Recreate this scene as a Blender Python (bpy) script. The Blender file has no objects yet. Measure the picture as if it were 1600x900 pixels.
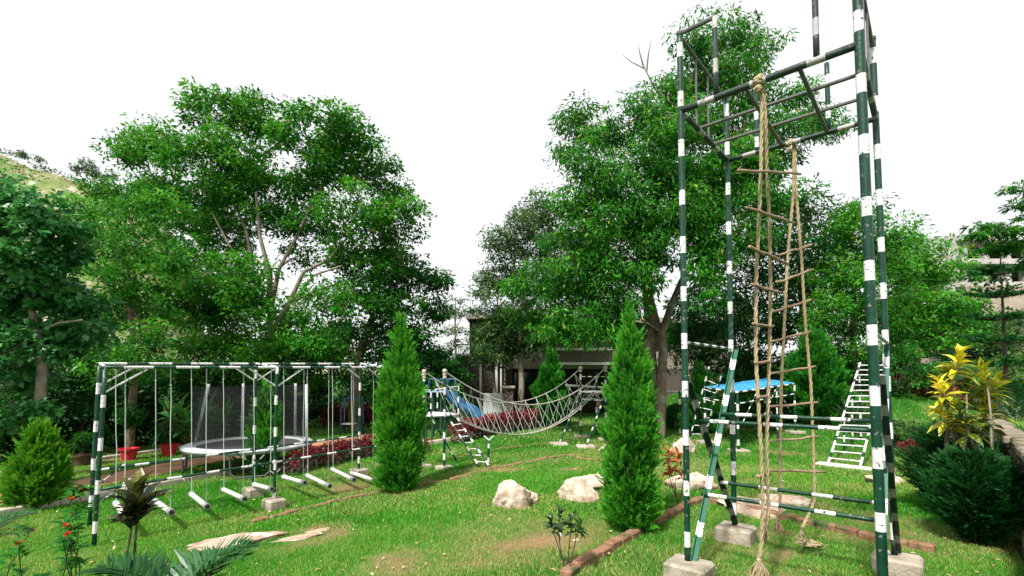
import bpy, math, random
import numpy as np
from mathutils import Vector
random.seed(7); RNG = np.random.default_rng(7)
SC = bpy.context.scene
COL = SC.collection
# ---------------------------------------------------------------- camera
F = 768.0; PITCH = math.radians(2.5); SHIFT = 105.5; CZ = 1.6
cam = bpy.data.cameras.new('camera'); cam_ob = bpy.data.objects.new('camera', cam); COL.objects.link(cam_ob)
cam.sensor_width = 36; cam.lens = F/1600*36; cam.shift_y = SHIFT/1600; cam.clip_end = 2000; cam.clip_start = 0.05
cam_ob.location = (0, 0, CZ); cam_ob.rotation_euler = (math.pi/2+PITCH, 0, 0); SC.camera = cam_ob
# ---------------------------------------------------------------- sky
SUN_EL, SUN_AZ = math.radians(52), math.radians(-148)      # azimuth from +Y, clockwise
w = bpy.data.worlds.new("World"); SC.world = w; w.use_nodes = True
nt = w.node_tree; bg = nt.nodes['Background']
sky = nt.nodes.new('ShaderNodeTexSky'); sky.sky_type = 'NISHITA'; sky.sun_disc = False
sky.sun_elevation = SUN_EL; sky.sun_rotation = SUN_AZ; sky.air_density = 1.5; sky.dust_density = 3
mx = nt.nodes.new('ShaderNodeMixRGB'); mx.inputs[0].default_value = 0.86
mx.inputs[2].default_value = (10.2, 10.25, 10.4, 1)        # even bright cloud cover
nt.links.new(sky.outputs[0], mx.inputs[1]); nt.links.new(mx.outputs[0], bg.inputs[0])
bg.inputs[1].default_value = 0.073
sun = bpy.data.lights.new('sun', 'SUN'); sun.energy = 4.2; sun.angle = math.radians(5); sun.color = (1, .96, .9)
sun_ob = bpy.data.objects.new('sun', sun); COL.objects.link(sun_ob)
sd = Vector((math.sin(SUN_AZ)*math.cos(SUN_EL), math.cos(SUN_AZ)*math.cos(SUN_EL), math.sin(SUN_EL)))
sun_ob.rotation_euler = sd.to_track_quat('Z', 'Y').to_euler()
vs = SC.view_settings; vs.view_transform = 'Standard'; vs.look = 'None'; vs.gamma = 1; vs.exposure = 0.7; vs.use_curve_mapping = False
SC.cycles.max_bounces = 6; SC.cycles.diffuse_bounces = 3; SC.cycles.transparent_max_bounces = 12
SC.cycles.transmission_bounces = 3; SC.cycles.glossy_bounces = 2
SC.cycles.use_denoising = True
# ---------------------------------------------------------------- helpers
sp, cp = math.sin(PITCH), math.cos(PITCH)
def ray(u, v):
    a = (u-800)/F; b = (450+SHIFT-v)/F
    return np.array([a, cp-b*sp, sp+b*cp])
def P(u, v, Y):
    d = ray(u, v); t = Y/d[1]
    return np.array([d[0]*t, Y, CZ+d[2]*t])
def sm(t):
    t = np.clip(t, 0, 1); return t*t*(3-2*t)
WA = np.array([4.75, 4.55]); WD = np.array([.648, .761]); WN = np.array([.761, -.648])   # retaining wall line
def _hash(ix, iy, s):
    h = np.sin(ix*127.1+iy*311.7+s*74.7)*43758.5453
    return h-np.floor(h)
def vn(x, y, sc, s=0):
    x = np.asarray(x, float)/sc; y = np.asarray(y, float)/sc
    ix, iy = np.floor(x), np.floor(y); fx, fy = x-ix, y-iy
    fx = fx*fx*(3-2*fx); fy = fy*fy*(3-2*fy)
    a = _hash(ix, iy, s); b = _hash(ix+1, iy, s); c = _hash(ix, iy+1, s); d = _hash(ix+1, iy+1, s)
    return (a*(1-fx)+b*fx)*(1-fy)+(c*(1-fx)+d*fx)*fy
def fbm(x, y, sc, s=0):
    return vn(x, y, sc, s)*.55+vn(x, y, sc/2.1, s+1)*.3+vn(x, y, sc/4.3, s+2)*.15
def gz(x, y):
    x = np.asarray(x, float); y = np.asarray(y, float)
    z = -.15-.25*sm((-x)/2.6)
    z = z+2.1*sm((y-10)/10)*sm((x-4)/7)
    n = (x-WA[0])*WN[0]+(y-WA[1])*WN[1]; s = (x-WA[0])*WD[0]+(y-WA[1])*WD[1]
    wd = .06+.9*sm((s-5)/3)
    z = z+(.98*(1-.6*sm((s-5)/6))+.25*sm((n-.5)/3))*sm((n-.16)/wd)
    z = z+.05*(fbm(x, y, 2.3, 5)-.5)
    z = z+sm((y-26)/60)*2.0
    return z
def G(u, v):
    d = ray(u, v); t = 3.0
    for _ in range(60):
        x, y = d[0]*t, d[1]*t
        e = CZ+d[2]*t-float(gz(x, y))
        t += .6*e/max(.05, -d[2])
        t = min(max(t, .5), 80)
    return np.array([d[0]*t, d[1]*t, float(gz(d[0]*t, d[1]*t))])
def nrm(v):
    v = np.asarray(v, float); return v/(np.linalg.norm(v)+1e-12)
def frame(d):
    d = nrm(d); a = np.array([0, 0, 1.]) if abs(d[2]) < .9 else np.array([1., 0, 0])
    x = nrm(np.cross(a, d)); return x, np.cross(d, x)
class MB:
    def __init__(s): s.v = []; s.f = []; s.m = []; s.n = 0
    def add(s, v, f, m=0):
        v = np.asarray(v, float); s.v.append(v); s.f += [tuple(int(i)+s.n for i in q) for q in f]
        s.m += ([m]*len(f) if np.isscalar(m) else list(m)); s.n += len(v)
    def tube(s, pts, r, sides=8, m=0, cap=True, segm=None):
        pts = np.asarray(pts, float); n = len(pts); r = np.ones(n)*r if np.isscalar(r) else np.asarray(r, float)
        d = np.gradient(pts, axis=0); V = []; x, y = frame(d[0])
        a = np.arange(sides)*2*math.pi/sides; ca, sa = np.cos(a)[:, None], np.sin(a)[:, None]
        for i in range(n):
            t = nrm(d[i]); x = nrm(x-t*np.dot(x, t)); y = np.cross(t, x)
            V.append(pts[i]+r[i]*(ca*x+sa*y))
        fs = []; ms = []
        for i in range(n-1):
            for k in range(sides):
                k2 = (k+1) % sides
                fs.append((i*sides+k, i*sides+k2, (i+1)*sides+k2, (i+1)*sides+k)); ms.append(segm[i] if segm is not None else m)
        if cap:
            fs.append(tuple(range(sides))[::-1]); ms.append(segm[0] if segm is not None else m)
            fs.append(tuple((n-1)*sides+k for k in range(sides))); ms.append(segm[-1] if segm is not None else m)
        s.add(np.concatenate(V), fs, ms); return s
    def pipe(s, a, b, r, g=.30, wh=.12, ph=None, sides=12):
        a, b = np.asarray(a, float), np.asarray(b, float); L = np.linalg.norm(b-a)
        t = -(random.random()*(g+wh) if ph is None else ph); pts = [0]; ms = []
        cur = 0
        while t < L:
            for (l, mm) in ((g*random.uniform(.93, 1.07), 0), (wh*random.uniform(.92, 1.1), 1)):
                e = min(t+l, L)
                if e > pts[-1]+1e-4: pts.append(e); ms.append(mm)
                t += l
        q = [a+(b-a)*(p/L) for p in pts]
        return s.tube(q, r, sides, segm=ms)
    def box(s, c, sz, ax=None, m=0, bev=0.0):
        c = np.asarray(c, float); hx, hy, hz = [k/2 for k in sz]
        if ax is None: ax = (np.array([1., 0, 0]), np.array([0, 1., 0]), np.array([0, 0, 1.]))
        b = min(bev, hx*.4, hy*.4, hz*.4)
        if b <= 0:
            V = [(i*hx, j*hy, k*hz) for k in (-1, 1) for j in (-1, 1) for i in (-1, 1)]
            fs = [(0, 2, 3, 1), (4, 5, 7, 6), (0, 1, 5, 4), (2, 6, 7, 3), (0, 4, 6, 2), (1, 3, 7, 5)]
        else:
            V = []; rings = []
            for (z, o) in ((-hz, b), (-hz+b, 0), (hz-b, 0), (hz, b)):
                x, y = hx-o, hy-o; q = b if o == 0 else b*.6
                rings.append([(-x+q, -y, z), (x-q, -y, z), (x, -y+q, z), (x, y-q, z), (x-q, y, z), (-x+q, y, z), (-x, y-q, z), (-x, -y+q, z)])
            V = [p for r_ in rings for p in r_]; fs = [tuple(range(8))[::-1], tuple(range(24, 32))]
            for i in range(3):
                for k in range(8): fs.append((i*8+k, i*8+(k+1) % 8, i*8+8+(k+1) % 8, i*8+8+k))
        V = np.array(V); s.add(c+V[:, :1]*ax[0]+V[:, 1:2]*ax[1]+V[:, 2:3]*ax[2], fs, m); return s
    def lathe(s, c, prof, sides=20, m=0):
        V = []; c = np.asarray(c, float)
        for (r, z) in prof:
            for k in range(sides):
                a = 2*math.pi*k/sides; V.append((c[0]+r*math.cos(a), c[1]+r*math.sin(a), c[2]+z))
        fs = [(i*sides+k, i*sides+(k+1) % sides, (i+1)*sides+(k+1) % sides, (i+1)*sides+k) for i in range(len(prof)-1) for k in range(sides)]
        s.add(V, fs, m); return s
    def build(s, name, mats, parent=None, smooth=False, tint=None, origin=None):
        V = np.concatenate(s.v) if s.v else np.zeros((0, 3))
        return mesh_obj(name, V, s.f, mats, parent, s.m, smooth, tint, origin)
def root_loc(o):
    l = np.zeros(3)
    while o is not None: l = l+np.array(o.location); o = o.parent
    return l
def mesh_obj(name, V, faces, mats, parent=None, mi=None, smooth=False, tint=None, origin=None):
    me = bpy.data.meshes.new(name); base = root_loc(parent); V = np.asarray(V, float)
    if parent is None and origin is not None: base = np.asarray(origin, float)
    V = V-base
    if isinstance(faces, np.ndarray):
        n, k = faces.shape
        me.vertices.add(len(V)); me.vertices.foreach_set('co', V.astype(np.float32).ravel())
        me.loops.add(n*k); me.loops.foreach_set('vertex_index', faces.astype(np.int32).ravel())
        me.polygons.add(n); me.polygons.foreach_set('loop_start', np.arange(0, n*k, k, dtype=np.int32))
        me.polygons.foreach_set('loop_total', np.full(n, k, dtype=np.int32)); me.update(calc_edges=True)
    else:
        me.from_pydata([tuple(p) for p in V], [], faces)
    for m in (mats if isinstance(mats, (list, tuple)) else [mats]): me.materials.append(m)
    if mi is not None and len(mi) == len(me.polygons): me.polygons.foreach_set('material_index', np.asarray(mi, dtype=np.int32))
    if smooth: me.polygons.foreach_set('use_smooth', np.ones(len(me.polygons), dtype=bool))
    if tint is not None:
        at = me.attributes.new('tint', 'FLOAT', 'POINT'); at.data.foreach_set('value', np.asarray(tint, dtype=np.float32))
    o = bpy.data.objects.new(name, me); COL.objects.link(o)
    if parent is not None: o.parent = parent
    elif origin is not None: o.location = base
    return o
def tag(o, label=None, cat=None, group=None, kind=None):
    if label: o['label'] = label
    if cat: o['category'] = cat
    if group: o['group'] = group
    if kind: o['kind'] = kind
    return o
def thing(name, label, cat, loc, group=None):
    o = bpy.data.objects.new(name, None); COL.objects.link(o); o.location = tuple(float(k) for k in loc); o.empty_display_size = .1
    return tag(o, label, cat, group)
# ---------------------------------------------------------------- materials
def mat(name, c1, c2=None, scale=8, rough=.7, bump=0., bscale=None, c3=None, s3=2, spec=.3, metal=0, detail=5, coord='Object', thr=(.35, .65), t3=(.52, .66)):
    m = bpy.data.materials.new(name); m.use_nodes = True; n = m.node_tree.nodes; l = m.node_tree.links
    b = n['Principled BSDF']; b.inputs['Roughness'].default_value = rough; b.inputs['Metallic'].default_value = metal
    b.inputs['Specular IOR Level'].default_value = spec
    tc = n.new('ShaderNodeTexCoord')
    if c2 is None: c2 = tuple(k*.75 for k in c1)
    nz = n.new('ShaderNodeTexNoise'); nz.inputs['Scale'].default_value = scale; nz.inputs['Detail'].default_value = detail; l.new(tc.outputs[coord], nz.inputs['Vector'])
    cr = n.new('ShaderNodeValToRGB'); cr.color_ramp.elements[0].position = thr[0]; cr.color_ramp.elements[1].position = thr[1]
    cr.color_ramp.elements[0].color = (*c1, 1); cr.color_ramp.elements[1].color = (*c2, 1); l.new(nz.outputs['Fac'], cr.inputs['Fac'])
    out = cr.outputs['Color']
    if c3:
        n3 = n.new('ShaderNodeTexNoise'); n3.inputs['Scale'].default_value = s3; n3.inputs['Detail'].default_value = 8; l.new(tc.outputs[coord], n3.inputs['Vector'])
        r3 = n.new('ShaderNodeValToRGB'); r3.color_ramp.elements[0].position = t3[0]; r3.color_ramp.elements[1].position = t3[1]; l.new(n3.outputs['Fac'], r3.inputs['Fac'])
        mm = n.new('ShaderNodeMixRGB'); l.new(r3.outputs['Color'], mm.inputs[0]); l.new(out, mm.inputs[1]); mm.inputs[2].default_value = (*c3, 1); out = mm.outputs[0]
    l.new(out, b.inputs['Base Color'])
    if bump:
        nb = n.new('ShaderNodeTexNoise'); nb.inputs['Scale'].default_value = bscale or scale*3; nb.inputs['Detail'].default_value = 6; l.new(tc.outputs[coord], nb.inputs['Vector'])
        bu = n.new('ShaderNodeBump'); bu.inputs['Strength'].default_value = bump; bu.inputs['Distance'].default_value = .02; l.new(nb.outputs['Fac'], bu.inputs['Height']); l.new(bu.outputs['Normal'], b.inputs['Normal'])
    return m
def leafmat(name, stops, rough=.42, transl=.3, spec=.22, old=None):
    """stops: colours along the per-leaf tint 0..1 (random tone, leaf age; clump tops lighter, cedar inner shade darker)"""
    m = bpy.data.materials.new(name); m.use_nodes = True; n = m.node_tree.nodes; l = m.node_tree.links
    b = n['Principled BSDF']; b.inputs['Roughness'].default_value = rough; b.inputs['Specular IOR Level'].default_value = spec
    at = n.new('ShaderNodeAttribute'); at.attribute_name = 'tint'
    cr = n.new('ShaderNodeValToRGB'); e = cr.color_ramp.elements
    while len(e) < len(stops): e.new(.5)
    for i, c in enumerate(stops): e[i].position = i/(len(stops)-1)*(.9 if old else 1); e[i].color = (*c, 1)
    if old: q_ = e.new(.98); q_.color = (*old, 1)
    l.new(at.outputs['Fac'], cr.inputs['Fac']); l.new(cr.outputs['Color'], b.inputs['Base Color'])
    tr = n.new('ShaderNodeBsdfTranslucent'); ms = n.new('ShaderNodeMixShader'); ms.inputs[0].default_value = transl
    hs = n.new('ShaderNodeHueSaturation'); hs.inputs['Value'].default_value = 1.5; hs.inputs['Hue'].default_value = .485; l.new(cr.outputs['Color'], hs.inputs['Color']); l.new(hs.outputs[0], tr.inputs['Color'])
    l.new(b.outputs[0], ms.inputs[1]); l.new(tr.outputs[0], ms.inputs[2]); l.new(ms.outputs[0], n['Material Output'].inputs[0])
    return m
GREEN = mat('green_pipe_paint', (.002, .034, .017), (.004, .05, .025), 9, .42, .15, 60, c3=(.16, .15, .13), s3=26, spec=.4, t3=(.64, .67))
WHITE = mat('white_pipe_paint', (.62, .6, .61), (.74, .72, .72), 22, .55, .25, 90, c3=(.06, .09, .07), s3=34, t3=(.6, .64))
PALEG = mat('faded_green_paint', (.014, .095, .055), (.024, .125, .075), 12, .5, .1)
STRIPE = [GREEN, WHITE]
GSTRIPE = [mat('shade_darkened_grey_green_paint', (.012, .035, .024), (.03, .045, .035), 9, .5, .2, 60, c3=(.1, .1, .09), s3=22, t3=(.6, .66)), mat('shade_darkened_grey_white_paint', (.36, .33, .34), (.45, .42, .42), 20, .6, .3, 90, c3=(.12, .11, .1), s3=30, t3=(.58, .64))]  # upper tower band paint, darkened to carry underside shade; specks are worn spots
CONC = mat('concrete', (.42, .37, .3), (.3, .26, .2), 7, .9, .6, 45, c3=(.2, .19, .13), s3=5)
KERB = mat('kerb_concrete', (.55, .48, .4), (.4, .33, .26), 5, .9, .5, 30, c3=(.25, .22, .15), s3=3)
BRICKE = mat('old_edging_brick', (.3, .17, .1), (.2, .1, .06), 8, .95, .7, 40, c3=(.06, .1, .03), s3=6)
ROPE = mat('hemp_rope', (.44, .35, .21), (.3, .23, .13), 30, .9, .4, 120)
ROPE2 = mat('pale_nylon_rope', (.5, .45, .37), (.36, .33, .28), 30, .8)
TWINE = mat('pale_green_twine', (.36, .46, .4), (.5, .53, .47), 15, .8)
RUNG = mat('worn_wood', (.34, .24, .16), (.22, .15, .09), 12, .85, .5, 50)
PVC = mat('white_pvc_pipe', (.72, .7, .68), (.6, .57, .54), 6, .4, 0, c3=(.45, .42, .36), s3=9)
PVCCAP = mat('grey_pvc_collar', (.2, .22, .24), (.14, .15, .16), 8, .5)
DARKHOLE = mat('dark_pipe_mouth', (.02, .02, .02), None, 8, .9)
METAL = mat('galvanised_steel', (.5, .5, .52), (.36, .36, .38), 25, .35, metal=.8)
DKMETAL = mat('dark_steel', (.06, .06, .07), (.1, .09, .08), 15, .5)
BARK = mat('grey_brown_bark', (.2, .15, .1), (.09, .065, .045), 6, .95, 1., 22, c3=(.28, .26, .2), s3=3)
BARKD = mat('dark_bark', (.1, .075, .05), (.05, .035, .025), 7, .95, 1., 20)
BARKP = mat('pale_bark', (.3, .26, .2), (.16, .13, .1), 6, .95, .8, 25)
STEMG = mat('green_brown_stem', (.12, .13, .05), (.09, .07, .04), 20, .8)
ROCK = mat('pale_granite', (.6, .5, .4), (.42, .32, .23), 4, .92, 1., 11, c3=(.3, .21, .14), s3=9, t3=(.48, .72))
ROCKB = mat('weathered_brown_rock', (.46, .35, .26), (.3, .2, .14), 5, .95, 1., 14, c3=(.58, .5, .42), s3=4, t3=(.5, .6))
BLUE = mat('blue_tarpaulin', (.01, .26, .55), (.02, .33, .66), 5, .45, .4, 18, c3=(.3, .5, .65), s3=16)
BLUEP = mat('blue_paint', (.025, .1, .22), (.04, .14, .28), 9, .4)
# ---------------------------------------------------------------- leaves
def leaves(pos, axis, normal, ln, wd, tint, bend=.18, six=False):
    """each leaf: folded/bent blade. returns V,F,T"""
    N = len(pos); axis = axis/np.linalg.norm(axis, axis=1, keepdims=True)
    side = np.cross(axis, normal); side /= (np.linalg.norm(side, axis=1, keepdims=True)+1e-9); up = np.cross(side, axis)
    ln = np.broadcast_to(ln, N)[:, None]; wd = np.broadcast_to(wd, N)[:, None]
    if not six:
        v0 = pos; v1 = pos+axis*ln*.45+side*wd*.5+up*ln*bend*.35; v3 = pos+axis*ln*.45-side*wd*.5+up*ln*bend*.35; v2 = pos+axis*ln-up*ln*bend*.5
        V = np.stack([v0, v1, v2, v3], 1).reshape(-1, 3); Fc = (np.arange(N)[:, None]*4+np.arange(4)); T = np.repeat(tint, 4)
        return V, Fc, T
    # 3 cross-rows + tip, folded along the midrib: 8 verts, 6 quads/tris-as-quads
    rows = [(0, .12, 0), (.3, .95, .05), (.65, .85, .0), (1., .08, -.16)]
    vs = []
    for (t, ww, z) in rows:
        c = pos+axis*ln*t+up*ln*(z*bend*5)
        vs += [c-side*wd*.5*ww+up*wd*.16*ww, c, c+side*wd*.5*ww+up*wd*.16*ww]
    V = np.stack(vs, 1).reshape(-1, 3); q = []
    for r in range(3):
        for c in range(2): q.append([r*3+c, r*3+c+1, r*3+c+4, r*3+c+3])
    q = np.array(q); Fc = (np.arange(N)[:, None, None]*12+q[None]).reshape(-1, 4)
    return V, Fc, np.repeat(tint, 12)
def rdir(n):
    v = RNG.normal(size=(n, 3)); return v/np.linalg.norm(v, axis=1, keepdims=True)
def foliage_obj(name, parts, m, parent=None, **k):
    V = []; Fc = []; T = []; off = 0
    for v, f, t in parts: V.append(v); Fc.append(f+off); T.append(t); off += len(v)
    return mesh_obj(name, np.concatenate(V), np.concatenate(Fc), m, parent, tint=np.clip(np.concatenate(T), 0, 1), **k)
def limb(mb, a, b, r0, r1, wob=.08, n=7, sag=0., sides=7):
    a, b = np.asarray(a, float), np.asarray(b, float); L = np.linalg.norm(b-a); t = np.linspace(0, 1, n)[:, None]
    p = a+(b-a)*t; x, y = frame(b-a)
    o1, o2 = RNG.normal(size=2)*wob*L
    p = p+x*o1*np.sin(t*math.pi)+y*o2*np.sin(t*math.pi)+np.array([0, 0, 1])*sag*L*np.sin(t*math.pi)
    p[1:-1] += RNG.normal(size=(n-2, 3))*wob*L*.12
    mb.tube(p, np.linspace(r0, r1, n), sides, cap=False); return p
def tree(name, label, cat, base, trunkpts, clumps, m, bark, lf=(.13, .06), sub=26, per=70, rs=(.35, .7), fl_=0, r0=.2, flat=.62, group=None, droop=.25, tintb=.45, forks=None, limbr=.35, bare=None, fl=1.0, parent=None, tips=.25):
    """trunkpts: list of points (with radii); clumps: list of (center, (rx,ry,rz))"""
    root = thing(name, label, cat, base, group) if parent is None else parent
    mb = MB(); tp = np.array([p[:3] for p in trunkpts]); tr = np.array([p[3] for p in trunkpts])
    mb.tube(tp, tr, 10, cap=False)
    nodes = [(p, r) for p, r in zip(tp[len(tp)//2:], tr[len(tr)//2:])]
    for fk in (forks or []):
        q = np.array([p[:3] for p in fk]); rr = np.array([p[3] for p in fk]); mb.tube(q, rr, 8, cap=False)
        nodes += [(p, r) for p, r in zip(q[1:], rr[1:])]
    parts = []
    order = sorted(clumps, key=lambda c: min(np.linalg.norm(c[0]-n_[0]) for n_ in nodes))
    for (c, r3) in order:
        c = np.asarray(c, float); r3 = np.asarray(r3, float)
        # attach to the nearest node lying lower than the clump
        best = min(nodes, key=lambda n_: np.linalg.norm(c-n_[0])+max(0, n_[0][2]-c[2])*2)
        rl = min(best[1]*.5, .015+limbr*.09*np.linalg.norm(r3))
        pl = limb(mb, best[0], c, rl, rl*.4, .07)
        for q, rq in zip(pl[3:], np.linspace(rl, rl*.4, 7)[3:]): nodes.append((q, rq))
        ns = max(6, int(1.5*sub*(np.mean(r3)**1.6)))
        d = rdir(ns); rho = RNG.uniform(.2, 1.35, ns)[:, None]**.62; S = c+d*r3*rho
        for k in range(ns):
            s_ = S[k]; rad = RNG.uniform(rs[0]*.6, rs[1]*1.15)
            st = pl[RNG.integers(3, 7)]
            if k % 2 == 0: limb(mb, st, s_, min(rl*.25+.004, .02), .003, .08, 4, sides=4)
            npl = int(per*rad/np.mean(rs)*RNG.uniform(.45, 1.5))
            q = rdir(npl)*(RNG.uniform(0.15, 1, npl)[:, None]**.5); pos = s_+q*rad*np.array([1, 1, flat])
            ax = q*np.array([1, 1, .25])+RNG.normal(size=(npl, 3))*.45-np.array([0, 0, droop])
            nm = np.array([0, 0, 1.])+RNG.normal(size=(npl, 3))*.65
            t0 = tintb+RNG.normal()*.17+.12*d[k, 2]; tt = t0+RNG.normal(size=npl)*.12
            tt = np.where(RNG.uniform(size=npl) < .018, 1., np.minimum(tt, .9)); sc_ = RNG.uniform(.55, 1.35, npl)*RNG.uniform(.8, 1.2)
            parts.append(leaves(pos, ax, nm, lf[0]*sc_, lf[1]*sc_, tt))
    for bp in (bare or []):
        q = np.array([p[:3] for p in bp]); mb.tube(q, np.linspace(.03, .006, len(q)), 5, cap=False)
    mb.build('trunk', bark, root, smooth=True)
    foliage_obj('crown', parts, m, root)
    return root
def C(u, v, ru, rv, Y, dy=None):
    """clump standing at distance Y, sized as seen"""
    yy = Y+(RNG.uniform(-1, 1)*1.4 if dy is None else dy)
    c = P(u, v, yy); rx = ru*yy/F; rz = rv*yy/F
    return (c, (rx, (rx+rz)*.55, rz))
# ================================================================ GROUND
xs = np.concatenate([np.linspace(-260, -14, 24), np.linspace(-13, 13, 209), np.linspace(14, 260, 24)])
ys = np.concatenate([np.linspace(-30, .5, 10), np.linspace(.8, 24, 190), np.linspace(25, 320, 30)])
X, Y = np.meshgrid(xs, ys); Z = gz(X, Y)
V = np.stack([X, Y, Z], -1).reshape(-1, 3); nx, ny = len(xs), len(ys)
idx = np.arange(nx*ny).reshape(ny, nx)
FQ = np.stack([idx[:-1, :-1], idx[:-1, 1:], idx[1:, 1:], idx[1:, :-1]], -1).reshape(-1, 4)
ROCKPATCH = []
def worn(x, y):
    """0 = lush grass, 1 = bare earth"""
    n = fbm(x, y, 2.6, 11); a = sm((n-.50)/.2)*.34
    b = sm((fbm(x, y, .8, 31)-.60)/.12)*.32
    n2 = (x-WA[0])*WN[0]+(y-WA[1])*WN[1]
    out = a+b
    for (cx, cy, r, s) in BARE: out = out+.68*s*np.exp(-((x-cx)**2+(y-cy)**2)/(r*r*.6))
    return np.clip(out*(.6+.8*vn(x, y, .35, 7)), 0, 1)
def B_(u, v, r, s): g = G(u, v); return (g[0], g[1], r, s)
BARE = [B_(790, 735, .45, .8), B_(900, 735, .35, .8), B_(560, 760, .5, .8), B_(520, 840, .5, .7), B_(850, 845, .45, .8), B_(1170, 790, .5, 1.), B_(1280, 790, .4, .8), B_(620, 880, .5, .6),
        B_(640, 768, .4, .8), B_(470, 830, .5, .6), B_(930, 830, .4, .5), B_(1090, 690, .6, .5), B_(760, 870, .5, .5), B_(1560, 670, .5, 1.), B_(1420, 835, .35, .7), B_(1330, 842, .3, .6), B_(1540, 850, .4, .9), B_(100, 880, .5, .7)]
gm = bpy.data.materials.new('lawn_soil'); gm.use_nodes = True; n = gm.node_tree.nodes; l = gm.node_tree.links; b = n['Principled BSDF']
b.inputs['Roughness'].default_value = .95; b.inputs['Specular IOR Level'].default_value = .1
at = n.new('ShaderNodeAttribute'); at.attribute_name = 'tint'; tc = n.new('ShaderNodeTexCoord')
nz = n.new('ShaderNodeTexNoise'); nz.inputs['Scale'].default_value = 9; nz.inputs['Detail'].default_value = 9; l.new(tc.outputs['Object'], nz.inputs['Vector'])
ad = n.new('ShaderNodeMath'); ad.operation = 'MULTIPLY_ADD'; ad.inputs[1].default_value = .9; l.new(nz.outputs['Fac'], ad.inputs[0])
su = n.new('ShaderNodeMath'); su.operation = 'SUBTRACT'; su.inputs[1].default_value = .45; l.new(at.outputs['Fac'], su.inputs[0]); l.new(su.outputs[0], ad.inputs[2])
cr = n.new('ShaderNodeValToRGB'); e = cr.color_ramp.elements; e.new(.4); e.new(.6)
for i, (p_, c_) in enumerate([(.05, (.025, .1, .012)), (.38, (.07, .15, .025)), (.7, (.17, .14, .06)), (1., (.27, .16, .09))]): e[i].position = p_; e[i].color = (*c_, 1)
l.new(ad.outputs[0], cr.inputs['Fac']); l.new(cr.outputs[0], b.inputs['Base Color'])
bu = n.new('ShaderNodeBump'); bu.inputs['Strength'].default_value = .7; bu.inputs['Distance'].default_value = .03
nb = n.new('ShaderNodeTexNoise'); nb.inputs['Scale'].default_value = 40; nb.inputs['Detail'].default_value = 8; l.new(tc.outputs['Object'], nb.inputs['Vector']); l.new(nb.outputs['Fac'], bu.inputs['Height']); l.new(bu.outputs[0], b.inputs['Normal'])
tag(mesh_obj('ground', V, FQ, gm, smooth=True, tint=worn(V[:, 0], V[:, 1])), kind='structure')
# ---- strips draped on the ground
def drape_line(uvs, n=60):
    g = np.array([G(u, v)[:2] for u, v in uvs]); return resample(g, n)
def resample(g, n):
    d = np.concatenate([[0], np.cumsum(np.linalg.norm(np.diff(g, axis=0), axis=1))]); t = np.linspace(0, d[-1], n)
    return np.stack([np.interp(t, d, g[:, 0]), np.interp(t, d, g[:, 1])], 1)
def kerb(name, pts, wid, hgt, m, sink=.12, seg=None, jit=.0, gap=.012):
    """row of kerb stones following the ground"""
    d = np.concatenate([[0], np.cumsum(np.linalg.norm(np.diff(pts, axis=0), axis=1))]); L = d[-1]; seg = seg or L/len(pts)
    mb = MB(); nn = max(1, int(L/seg))
    for i in range(nn):
        a = np.array([np.interp(i*seg, d, pts[:, k]) for k in (0, 1)]); c = np.array([np.interp((i+1)*seg, d, pts[:, k]) for k in (0, 1)])
        t = nrm(c-a); mid = (a+c)/2; z = float(gz(*mid)); dz = float(gz(*c)-gz(*a)); ln = np.linalg.norm(c-a)-gap
        ax0 = nrm([t[0], t[1], dz/max(ln, .01)]); ax1 = np.array([-t[1], t[0], 0.]); ax2 = np.cross(ax0, ax1)
        j = RNG.normal(size=3)*jit
        mb.box((mid[0]+j[0], mid[1]+j[1], z+(hgt-sink)/2+j[2]*.6), (ln, wid*(1+j[0]), hgt+sink), (ax0, ax1, ax2), bev=.015)
    return mb.build(name, m)
main = drape_line([(0, 806), (150, 779), (300, 751), (420, 729), (520, 712), (600, 700), (695, 690), (770, 677), (862, 661)])
main = np.concatenate([[main[0]+(main[0]-main[3])*1.5], main]) ; main = resample(main, 90)
tag(kerb('kerb', main, .16, .10, KERB, seg=.9), kind='structure')
bk = drape_line([(0, 742), (130, 722), (250, 705), (330, 693), (420, 680)])
tag(kerb('kerb', bk, .14, .07, KERB, seg=.8), kind='structure')
e1 = drape_line([(880, 905), (900, 890), (1010, 826), (1065, 796), (1098, 782), (1190, 803), (1290, 826), (1375, 846), (1500, 872)])
tag(kerb('edging', resample(e1, 80), .11, .075, BRICKE, seg=.22, jit=.012), kind='structure')
e2 = drape_line([(395, 816), (470, 797), (560, 776), (640, 760), (700, 752), (745, 738), (800, 727), (885, 711), (905, 716), (960, 722)])
tag(kerb('edging', e2, .08, .035, BRICKE, seg=.24, jit=.014), kind='structure')
e3 = drape_line([(700, 716), (760, 706), (840, 694), (900, 688)])
tag(kerb('edging', e3, .06, .02, BRICKE, seg=.3, jit=.012), kind='structure')
e4 = drape_line([(1000, 664), (1060, 665), (1110, 666), (1180, 668)])
tag(kerb('kerb', e4, .3, .14, KERB, seg=.9), kind='structure')
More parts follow.
